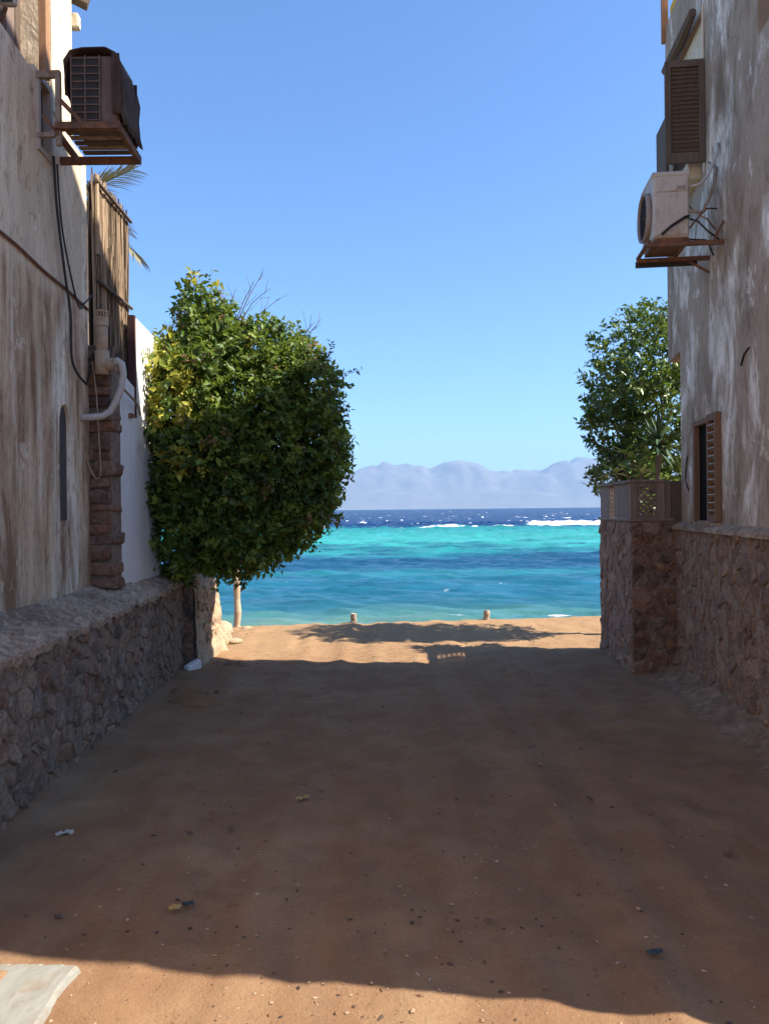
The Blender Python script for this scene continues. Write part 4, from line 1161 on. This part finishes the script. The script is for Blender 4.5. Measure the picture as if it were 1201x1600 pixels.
# ------------------------------------------------------------------ RIGHT HOUSE (local +Y down the alley, alley on local -X)
RH = empty('plastered_house', (2.56, 5.1, 0), -0.12)
tag(RH, 'tall grey streaked plaster house on a red brown stone plinth along the right', 'house')
def right_house():
    WX = 0.06
    low_win = rect(1.28, 1.98, 1.47, 2.34)
    outer = [(-2.9, 0.0), (2.47, 0.0), (2.47, 3.12), (2.95, 3.10), (2.95, 6.58), (-2.88, 6.6)]
    up_win = rect(1.62, 2.67, 4.62, 5.95)
    near_win = rect(-0.62, -0.06, 1.62, 2.32)
    near_up = rect(-0.7, 0.32, 4.9, 5.95)
    mb = MB(); wall_slab(mb, outer, [low_win, up_win, near_win, near_up], WX, 0.55, 0.22)
    mb.build('wall', M['plaster_right'], RH)
    for r_, nm in ((low_win, 'window_shade_sheet'), (near_win, 'window_shade_sheet')):
        MB().box(WX+0.03, WX+0.04, r_[0][0]+.002, r_[1][0]-.002, r_[0][1]+.002, r_[2][1]-.002).build(nm, M['black'], RH)  # dark sheet close to the face stands in for the room's shade
    MB().box(WX+0.20, WX+0.235, 1.58, 2.70, 4.58, 6.0).build('window_shade_sheet', M['wood_dark'], RH)
    MB().box(WX+0.20, WX+0.235, -0.74, 0.36, 4.86, 6.0).build('window_shade_sheet', M['black'], RH)
    MB().box(0.56, 5.2, -0.9, 2.45, 0.0, 6.5).build('house_body', M['plaster_right'], RH)
    MB().box(0.30, 5.0, 2.46, 2.93, 0.0, 3.09).build('sun_block', M['plaster_right'], RH)  # hidden mass added to keep sun off the garden wall's end
    # storey above the parapet, painted boards; unseen stepped top shaped for its shadow
    outer2 = [(-2.45, 6.62), (2.90, 6.62), (2.90, 6.76), (1.9, 6.78), (1.5, 7.3), (1.08, 8.65), (0.37, 9.1), (0.0, 9.3), (-0.6, 9.8), (-2.45, 9.95)]
    mb = MB(); wall_slab(mb, outer2, [], 0.10, 0.5); mb.build('upper_boarding', M['yellow'], RH)
    MB().box(0.02, 0.085, 2.915, 2.955, 6.42, 7.4).build('corner_board', M['wood_orange'], RH)
    # plinth
    MB().box(0.012, 0.5, -2.70, 2.52, -0.35, 1.42).build('plinth', M['mortar'], RH)
    ys = np.arange(-2.7, 2.53, 0.03); us = np.linspace(0, 1, 6)
    U, Yg = np.meshgrid(us, ys)
    P = np.stack([-0.025 + 0.10*U, Yg, 1.405 + 0.045*U**0.6 + 0.016*(fbm(Yg*12, U*4, 131, 3)-0.5)], -1)
    P = np.concatenate([np.stack([P[:, 0, 0], P[:, 0, 1], P[:, 0, 2] - 0.03], -1)[:, None], P], 1)
    link_mesh('coping', grid_mesh('coping', P, False), M['ledge'], RH)
    n = rubble(RH, 41, (-0.45, 2.48, -0.14, 1.40), (0.138, 0.108), (0.012, 0, 0), (0, 1, 0), (0, 0, 1), (-1, 0, 0), M['stone_red'], 0.0036, 0.010, jit=0.48)
    rubble(RH, 42, (-2.70, -0.46, -0.14, 1.40), (0.138, 0.108), (0.012, 0, 0), (0, 1, 0), (0, 0, 1), (-1, 0, 0), M['stone_red'], 0.0036, 0.010, joined=True)
    # mortar skirting at the foot of the wall
    ys = np.arange(-2.7, 2.5, 0.03); us = np.linspace(0, 1, 12); U, Yg = np.meshgrid(us, ys)
    P = np.stack([0.0 - (0.20 + 0.10*fbm(Yg*2, U*0, 133, 3))*U, Yg, 0.09*(1-U)**1.5 - 0.03*U + 0.03*(fbm(Yg*9, U*3, 135, 3)-0.5) - 0.016*np.clip(Yg + 1.9, 0, 9) + 0.05], -1)
    link_mesh('mortar_skirting', grid_mesh('mortar_skirting', P, False), M['skirting'], RH)
    # ground-floor window: frame posts, closed near leaf with louvres
    mb = MB(); mb.box(WX-0.018, WX+0.028, 1.945, 1.99, 1.45, 2.36); mb.build('window_frame', M['wood_shutter'], RH)
    MB().box(WX-0.02, WX+0.028, 1.26, 1.944, 2.325, 2.37).build('window_head', M['wood_shutter'], RH)
    MB().box(WX-0.04, WX+0.12, 1.22, 2.02, 1.425, 1.462).build('window_sill', M['ledge'], RH)
    lf = MB(); x0, x1 = WX-0.050, WX-0.006; ya, yb = 1.21, 1.46; za, zb = 1.47, 2.375
    for a in ((ya, ya+0.045), (yb-0.04, yb)): lf.box(x0, x1, a[0], a[1], za, zb)
    lf.box(x0+.002, x1-.002, ya+0.045, yb-0.04, za, za+0.06); lf.box(x0+.002, x1-.002, ya+0.045, yb-0.04, zb-0.06, zb)
    sh = lf.build('shutter', M['wood_shutter'], RH)
    for k in range(12):
        z = za + 0.085 + k*0.065
        s = MB().bar((WX-0.030, ya+0.046, z), (WX-0.030, yb-0.041, z), 0.05, 0.010, up=(0.5, 0, 1))
        s.build('slat', M['wood_grey'], sh)
    # upper window: open near leaf standing out from the wall, far leaf ajar, rough lintel
    s = empty('shutter', (0, 0, 0)); s.parent = RH
    y0 = 1.60
    def leafbox(x0, x1, z0, z1, nm, mat, dy=0.0, par=None, th=0.035): return MB().box(x0, x1, y0-th+dy, y0+dy, z0, z1).build(nm, mat, par or s, bevel=0.003)
    leafbox(-0.275, -0.225, 4.58, 5.47, 'stile', M['wood_upper']); leafbox(0.005, 0.055, 4.58, 5.47, 'stile', M['wood_upper'])
    leafbox(-0.225, 0.005, 5.41, 5.47, 'rail', M['wood_upper'], -0.001); leafbox(-0.225, 0.005, 4.58, 4.67, 'rail', M['wood_upper'], -0.001)
    leafbox(-0.224, 0.004, 4.672, 5.408, 'back_panel', M['wood_upper'], -0.004, None, 0.008)
    for k in range(20):
        z = 4.695 + k*0.037
        MB().bar((-0.223, y0-0.018, z), (0.003, y0-0.018, z), 0.030, 0.012, up=(0, -0.6, 1)).build('slat', M['wood_upper'], s)
    MB().bar((-0.28, 1.66, 4.55), (-0.05, 2.40, 4.55), 0.0, 0.0)
    far = MB(); far.box(-0.10, -0.07, 2.30, 2.68, 4.35, 5.35); far.build('far_shutter', M['wood_dark'], RH)
    MB().tube([(-0.02, 1.64, 5.92), (0.0, 2.1, 5.96), (-0.01, 2.66, 5.98)], [0.035, 0.05, 0.042], 7).build('lintel', M['wood_dark'], RH)
    MB().box(0.09, 0.26, 1.625, 2.66, 5.50, 5.92).build('transom_panel', M['plaster_cream'], RH)
    MB().box(-0.05, 0.20, 1.72, 2.1, 4.50, 4.66).build('sill_block', M['plaster_cream'], RH, bevel=0.01)
    MB().box(0.045, 0.055, 1.585, 1.612, 4.5, 5.95).build('jamb_edge', M['plaster_cream'], RH)
    # sliver of the near window frames at the picture's edge
    mb = MB(); mb.box(WX-0.03, WX+0.06, -0.06, 0.0, 1.62, 2.36); mb.build('window_frame', M['wood_orange'], RH)
right_house()

def right_fittings():
    rng = random.Random(6)
    ang = -0.12
    # bracket
    b = empty('wall_bracket', RH.matrix_basis @ Vector((0, 0, 0)), ang)
    b.location = (2.56 + 1.4*0.12, 5.1 + 1.4*0.993, 3.6); b.rotation_euler = (0, 0, ang)
    tag(b, 'rusty angle iron shelf under the white unit on the right wall', 'bracket')
    for y in (-0.30, 0.10):
        MB().bar((-0.54, y, 0.125), (0.07, y, 0.125), 0.028, 0.035).build('arm', M['rust'], b)
        MB().bar((-0.12, y, 0.11) if y > 0 else (-0.02, y, 0.14), (0.06, y, 0.0) if y > 0 else (0.06, y, 0.30), 0.018, 0.018).build('brace', M['rust'], b)
    MB().bar((-0.525, -0.32, 0.152), (-0.525, 0.14, 0.152), 0.03, 0.018).build('rail', M['rust'], b)
    MB().bar((-0.22, -0.32, 0.152), (-0.22, 0.14, 0.152), 0.03, 0.018).build('rail', M['rust'], b)
    MB().bar((-0.545, 0.13, 0.10), (-0.03, 0.13, 0.10), 0.02, 0.05).build('lower_rail', M['ac_dark'], b)
    # unit
    a = empty('air_conditioner', (0, 0, 0), ang); a.location = (2.56 + 1.4*0.12, 5.1 + 1.4*0.993, 3.79)
    tag(a, 'white outdoor air conditioner on a rusty shelf, right wall', 'air conditioner')
    MB().box(-0.485, -0.20, -0.28, 0.14, 0, 0.525).build('casing', M['ac_white'], a, bevel=0.012)
    MB().box(-0.492, -0.194, -0.286, 0.146, 0.495, 0.535).build('lid', M['ac_white'], a, bevel=0.008)
    MB().box(-0.47, -0.215, -0.289, -0.281, 0.02, 0.36).build('side_panel', M['ac_white'], a, bevel=0.003)
    MB().box(-0.47, -0.215, -0.2885, -0.281, 0.372, 0.485).build('side_panel', M['ac_white'], a, bevel=0.003)
    MB().box(-0.30, -0.235, -0.298, -0.282, 0.385, 0.41).build('grip', M['ac_grey'], a)
    MB().box(-0.47, -0.205, -0.27, 0.13, -0.03, -0.001).build('feet', M['rust'], a)
    # fan guard: rings and spokes on the front
    g = MB()
    for r_ in (0.05, 0.085, 0.12, 0.15, 0.178):
        g.tube([(-0.505 - 0.02*(1-(r_/0.19)**2), -0.06 + r_*math.cos(t), 0.24 + r_*math.sin(t)) for t in np.linspace(0, 2*math.pi, 30)], 0.004, 4)
    for k in range(10):
        t = k*math.pi/5; g.bar((-0.52, -0.06, 0.24), (-0.503, -0.06 + 0.178*math.cos(t), 0.24 + 0.178*math.sin(t)), 0.005, 0.005)
    g.build('fan_guard', M['ac_dark'], a)
    g = MB(); ring = [(-0.4855, -0.06 + 0.19*math.cos(t), 0.24 + 0.20*math.sin(t)) for t in np.linspace(0, 2*math.pi, 33)[:-1]]
    g.v = ring + [(-0.53, y, z) for x, y, z in ring]; n = 32
    g.f = [(i, (i+1) % n, n+(i+1) % n, n+i) for i in range(n)]
    o = g.build('fan_ring', M['ac_grey'], a, smooth=True); s = o.modifiers.new('thick', 'SOLIDIFY'); s.thickness = 0.012
    MB().tube([(-0.487, -0.06, 0.24), (-0.49, -0.06, 0.24)], 0.182, 24).build('fan_recess', M['ac_dark'], a)
    # pipes and wires between the unit and the wall
    def pipe(pts, r, mat, label, nm='pipe', cat='pipe'):
        base = RH.matrix_basis
        m = Matrix.Translation((2.56, 5.1, 0)) @ Matrix.Rotation(ang, 4, 'Z')
        P = [m @ Vector(p) for p in pts]; c = P[-1].copy()
        o = MB().tube([q - c for q in P], r, 7).build(nm, mat, None, smooth=True, loc=c)
        return tag(o, label, cat)
    pipe([(-0.21, 1.11, 3.95), (-0.25, 1.08, 3.93), (-0.36, 1.07, 3.86), (-0.43, 1.07, 3.80)], 0.012, M['cable'], 'short dark insulated pipe hanging across the white unit side')
    pipe([(-0.21, 1.14, 4.0), (-0.1, 1.12, 3.98), (-0.03, 1.15, 4.12), (0.02, 1.2, 4.25), (0.05, 1.25, 4.38), (0.08, 1.62, 4.62)], 0.014, M['rust_pale'], 'pale copper pipe rising from the white unit to the upper window')
    pipe([(-0.2, 1.15, 4.2), (-0.12, 1.1, 4.2), (-0.05, 1.12, 4.28), (0.03, 1.15, 4.48), (0.05, 1.2, 4.56)], 0.013, M['hose'], 'grey wrapped pipe bent between the white unit and the wall')
    for k, (z0, z1) in enumerate(((3.95, 3.78), (3.86, 4.05), (4.08, 3.9), (3.80, 3.70))):
        pts = [(-0.20, 1.16 + .02*k, z0), (-0.14 + .02*k, 1.10, (z0+z1)/2 + rng.uniform(-.06, .06)), (-0.06, 1.13, z1 + rng.uniform(-.08, .08)), (0.05, 1.2 + 0.05*k, z1)]
        pipe(pts, 0.007, (M['cable'], M['rust'], M['cable_tan'], M['cable'])[k], ('uppermost loose black wire behind the white unit', 'rust coloured wire crossing behind the white unit', 'tan wire sagging behind the white unit', 'lowest black wire under the white unit')[k], 'wire', 'wire')
    pipe([(0.05, 0.1, 3.42), (0.045, -0.1, 3.36), (0.05, -0.35, 3.25)], 0.006, M['cable'], 'thin dark wire sloping down the right wall edge', 'wire', 'wire')
    pipe([(0.055, 0.72, 2.66), (0.05, 0.63, 2.73), (0.055, 0.54, 2.76)], 0.007, M['cable'], 'short dark wire end stuck on the right wall', 'wire', 'wire')
    pipe([(0.055, 2.22, 2.08), (0.05, 2.26, 1.98), (0.055, 2.3, 1.86), (0.05, 2.24, 1.80), (0.055, 2.2, 1.75)], 0.006, M['cable'], 'thin wire squiggle on the pale house corner beside the shuttered window', 'wire', 'wire')
right_fittings()

# ------------------------------------------------------------------ garden wall with wooden fence
def garden_wall():
    g = empty('garden_wall', (2.45, 7.65, 0), -0.07)
    tag(g, 'rough stone garden wall ending the right plinth, its end face of dark stones', 'wall')
    MB().box(0.012, 0.62, 0.014, 1.52, -0.35, 1.455).build('wall_core', M['mortar_dark'], g)
    rubble(g, 51, (0.01, 0.55, -0.14, 1.45), (0.13, 0.105), (0, 0.014, 0), (1, 0, 0), (0, 0, 1), (0, -1, 0), M['stone_pier'], 0.0045, 0.014, jit=0.46)
    rubble(g, 52, (0.03, 1.51, -0.14, 1.45), (0.13, 0.11), (0.012, 0, 0), (0, 1, 0), (0, 0, 1), (-1, 0, 0), M['stone_red'], 0.0036, 0.010, jit=0.48)
    f = empty('wooden_fence', (2.45, 7.65, 1.455), -0.07)
    tag(f, 'low brown wooden fence with lattice panel standing on the garden wall', 'fence')
    W = M['wood_fence']
    # corner post and caps
    MB().box(-0.005, 0.05, 0.0, 0.055, 0.03, 0.385).build('post', W, f, bevel=0.004)
    MB().box(0.28, 0.335, 0.0, 0.055, 0.03, 0.385).build('post', W, f, bevel=0.004)
    MB().box(-0.012, 0.42, -0.012, 0.06, 0.0, 0.03).build('bottom_rail', W, f, bevel=0.004)
    MB().box(-0.012, 0.062, 0.06, 1.52, 0.0, 0.028).build('bottom_rail', W, f, bevel=0.004)
    MB().box(-0.015, 0.34, -0.014, 0.066, 0.385, 0.415).build('cap', W, f, bevel=0.005)
    MB().box(-0.02, 0.07, 0.066, 1.53, 0.386, 0.414).build('cap', W, f, bevel=0.005)
    for r_ in ((0.03, 0.065), (0.345, 0.384)): MB().box(0.05, 0.28, 0.008, 0.045, *r_).build('panel_rail', W, f)
    for r_ in ((0.05, 0.072), (0.258, 0.28)): MB().box(r_[0], r_[1], 0.010, 0.043, 0.065, 0.345).build('panel_stile', W, f)
    # lattice slats, clipped to the opening
    x0, x1, z0, z1 = 0.072, 0.258, 0.065, 0.345
    def slat(c, sgn, y):
        pts = []
        poly = [(x0, z0), (x1, z0), (x1, z1), (x0, z1)]
        nx, nz = (-sgn*0.7071, 0.7071)
        w = 0.0095
        poly = clip_poly(poly, c[0] + nx*w, c[1] + nz*w, nx, nz)
        if len(poly) >= 3: poly = clip_poly(poly, c[0] - nx*w, c[1] - nz*w, -nx, -nz)
        if len(poly) < 3: return
        mb = MB(); n = len(poly)
        mb.v = [(a, y, b) for a, b in poly] + [(a, y + 0.011, b) for a, b in poly]
        mb.f = [tuple(range(n)), tuple(range(2*n-1, n-1, -1))] + [(i, (i+1) % n, n+(i+1) % n, n+i) for i in range(n)]
        mb.build('lattice_slat', W, f)
    for k in range(-5, 11):
        t = k*0.066
        slat((x0 + t, z0), 1, 0.016)
        slat((x0 + t, z0), -1, 0.029)
    # boards of the long side, with a slotted panel
    y = 0.075; slotted = False
    while y < 1.50:
        if 0.76 < y + 0.07 and y < 1.03:
            if not slotted:
                slotted = True
                for s_ in ((0.78, 0.805), (0.895, 0.915), (1.005, 1.03)): MB().box(0.008, 0.04, s_[0], s_[1], 0.03, 0.384).build('slot_stile', W, f)
                for k in range(7):
                    z = 0.055 + k*0.048
                    MB().box(0.018, 0.026, 0.80, 1.01, z-0.010, z+0.010).build('slot_slat', M['wood_slot_light'], f)  # pale slats paint in the sunlight seen in the slots
            y = 1.035
            continue
        MB().box(0.012 + rngf()*0.004, 0.034, y, min(y+0.112, 1.51), 0.03, 0.385).build('board', W, f)
        y += 0.117
    # boards between the lattice and the house corner
    MB().box(0.335, 0.395, 0.02, 0.05, 0.0305, 0.40).build('board', W, f)
    MB().box(0.40, 0.52, 0.022, 0.052, -0.02, 0.40).build('board', M['wood_dark'], f)
_r = random.Random(99)
def rngf(): return _r.random()
garden_wall()

# ------------------------------------------------------------------ ground clutter
def gz(x, y): return float(ground_z(np.array([[x]]), np.array([[y]]))[0, 0])
def clutter():
    # concrete slab at the lower left
    U, V = np.meshgrid(np.linspace(0, 1, 70), np.linspace(0, 1, 90))
    wx = 0.007*(fbm(V*9, U*0, 161, 4)-0.5)*2; wy = 0.007*(fbm(U*9, V*0 + 4, 163, 4)-0.5)*2
    Xs = -1.055 + wx - 0.85*(1-U) - 0.025*(1-V); Ys = 2.69 + wy - 1.25*(1-V) + 0.03*(1-U)
    e = np.minimum((1-U)*0.85, (1-V)*1.25)
    Zs = 0.032 - 0.10*(1 - sstep(0.0, 0.030, e + 0.012*(fbm(U*30, V*40, 165, 3)-0.5))) + 0.007*(fbm(U*22, V*30, 167, 4)-0.5)
    me = grid_mesh('concrete_slab', np.stack([Xs + 1.06, Ys - 2.7, Zs], -1), False)
    o = link_mesh('concrete_slab', me, M['concrete'], None, (-1.06, 2.7, 0.0))
    md = o.modifiers.new('thick', 'SOLIDIFY'); md.thickness = 0.08; md.offset = -1 
    tag(o, 'pale concrete slab corner in the sun at the lower left', 'slab')
    # dirt drifted over the slab
    ys = np.linspace(2.05, 2.85, 40); xs = np.linspace(-2.0, -1.07, 60); X, Y = np.meshgrid(xs, ys)
    edge = sstep(0.0, 0.10, (-1.17 - X) - 0.06*np.sin((Y-2.3)*7) + 0.25*(fbm(X*5, Y*5, 151, 3)-0.5))
    ring = sstep(0, 0.15, Y-2.1)*(1-sstep(2.6, 2.72, Y))
    Z = -0.05 + 0.095*edge*ring + 0.01*(fbm(X*20, Y*20, 153, 2)-0.5)*edge
    o = link_mesh('dirt_drift', grid_mesh('dirt_drift', np.stack([X, Y, Z], -1)), M['dirt'])
    tag(o, 'thin drift of brown dirt lying over the pale slab', 'dirt', kind='stuff')
    # gravel crumbs, clods and leaf bits
    rs = np.random.RandomState(71); n = 9000
    Y = 2.0 + 9.3*rs.rand(n)**1.5; X = rs.uniform(-1, 1, n)*np.minimum(0.55*Y, 2.4)
    wall = rs.rand(n) < 0.2
    X[wall] = np.where(rs.rand(wall.sum()) < 0.5, -1.84 - 0.05*(Y[wall]-3.8) + 0.25*rs.rand(wall.sum())**2, 2.45 + 0.12*(Y[wall]-5.1) - 0.4*rs.rand(wall.sum())**2)
    Z = ground_z(X[None], Y[None])[0]
    S = 0.0025 + 0.0075*rs.rand(n)**5
    V = []; F = []; Cc = []
    oct_ = np.array([(1,0,0),(-1,0,0),(0,1,0),(0,-1,0),(0,0,0.8),(0,0,-0.8)], float)
    of = [(0,2,4),(2,1,4),(1,3,4),(3,0,4),(2,0,5),(1,2,5),(3,1,5),(0,3,5)]
    pal = np.array([(0.26,0.155,0.09),(0.33,0.22,0.14),(0.09,0.06,0.045),(0.06,0.045,0.04),(0.37,0.27,0.19),(0.20,0.11,0.06)])
    for i in range(n):
        a = rs.rand()*6.28; ca, sa = math.cos(a), math.sin(a)
        sc = S[i]*np.array([rs.uniform(.8, 1.9), rs.uniform(.6, 1.1), rs.uniform(.4, .9)])
        p = oct_*sc*rs.uniform(0.75, 1.25, (6, 1))
        p = np.stack([p[:, 0]*ca - p[:, 1]*sa, p[:, 0]*sa + p[:, 1]*ca, p[:, 2]], 1) + (X[i], Y[i], Z[i] + S[i]*0.35)
        k = len(V); V += [tuple(q) for q in p]; F += [(a_+k, b_+k, c_+k) for a_, b_, c_ in of]
        Cc += [pal[rs.randint(6)]]*6
    me = bpy.data.meshes.new('gravel'); me.from_pydata(V, [], F); me.update()
    color_attr(me, 'Col', np.array(Cc))
    tag(link_mesh('gravel', me, M['gravel']), 'loose grit and pebbles scattered over the alley dirt', 'gravel', kind='stuff')
    # litter
    def litter(x, y, L, W, mat, label, name='litter', cat='litter', rz=0.0, seed=0):
        r_ = np.random.RandomState(seed); nu, nv = 8, 5
        Pm = np.zeros((nu, nv, 3))
        for i in range(nu):
            for j in range(nv):
                t = i/(nu-1); w = W*(0.5 + 0.5*math.sin(math.pi*t))
                Pm[i, j] = ((t-0.5)*L, (j/(nv-1)-0.5)*w, 0.012 + 0.02*r_.rand()*(L/0.1)**0.5)
        o = link_mesh(name, grid_mesh(name, Pm, False), mat, None, (x, y, gz(x, y))); o.rotation_euler.z = rz
        s = o.modifiers.new('thick', 'SOLIDIFY'); s.thickness = 0.003
        tag(o, label, cat)
    litter(-1.60, 3.80, 0.085, 0.035, M['paper'], 'crumpled white scrap on the dirt near the left plinth', rz=0.3, seed=1)
    litter(0.94, 2.72, 0.06, 0.035, M['blue_litter'], 'dark bluish scrap lying on the right of the alley', rz=0.2, seed=2)
    litter(-0.81, 3.10, 0.05, 0.03, M['blue_litter'], 'dark flat chip beside an ochre chip in the left foreground', rz=-0.1, seed=3)
    litter(-0.85, 3.05, 0.05, 0.03, M['ochre_litter'], 'ochre chip on the dirt in the left foreground', rz=0.5, seed=4)
    litter(-0.47, 4.25, 0.08, 0.025, M['ochre_litter'], 'pale dusty leaf near the middle of the alley', 'dry_leaf', 'leaf', 0.6, 5)
    for k, (x, y, lab) in enumerate(((-0.98, 3.80, 'small dark leaf left of the centre of the alley'), (-0.79, 3.86, 'dark leaf right of the small dark leaf on the alley dirt'), (1.12, 4.26, 'dark leaf on the right side of the alley floor'),
                                (-1.30, 3.02, 'dark curled leaf near the left end of the sunlit edge'), (-1.68, 4.75, 'dark leaf close to the foot of the left plinth'), (1.55, 3.5, 'dark leaf near the right foreground edge'), (0.38, 2.95, 'dark clump leaf in the central foreground'))):
        litter(x, y, 0.030 + 0.007*(k % 3), 0.018, M['wood_dark'], lab, 'dry_leaf', 'leaf', k*1.1, 20 + k)
    # dry tufts of debris by the sunlit wall
    mb = MB(); rs = np.random.RandomState(5)
    for k in range(260):
        x = -1.74 + 0.14*rs.randn(); y = 8.36 + 0.10*rs.randn(); a = rs.rand()*6.28; L = rs.uniform(.02, .06)
        mb.tube([(x, y, -0.085), (x + L*math.cos(a), y + L*math.sin(a), -0.075 + 0.02*rs.rand())], 0.0022, 3, cap=False)
    o = mb.build('dry_grass_litter', M['twig']); tag(o, 'patch of dry plant bits at the foot of the crumbling wall', 'debris', kind='stuff')
clutter()
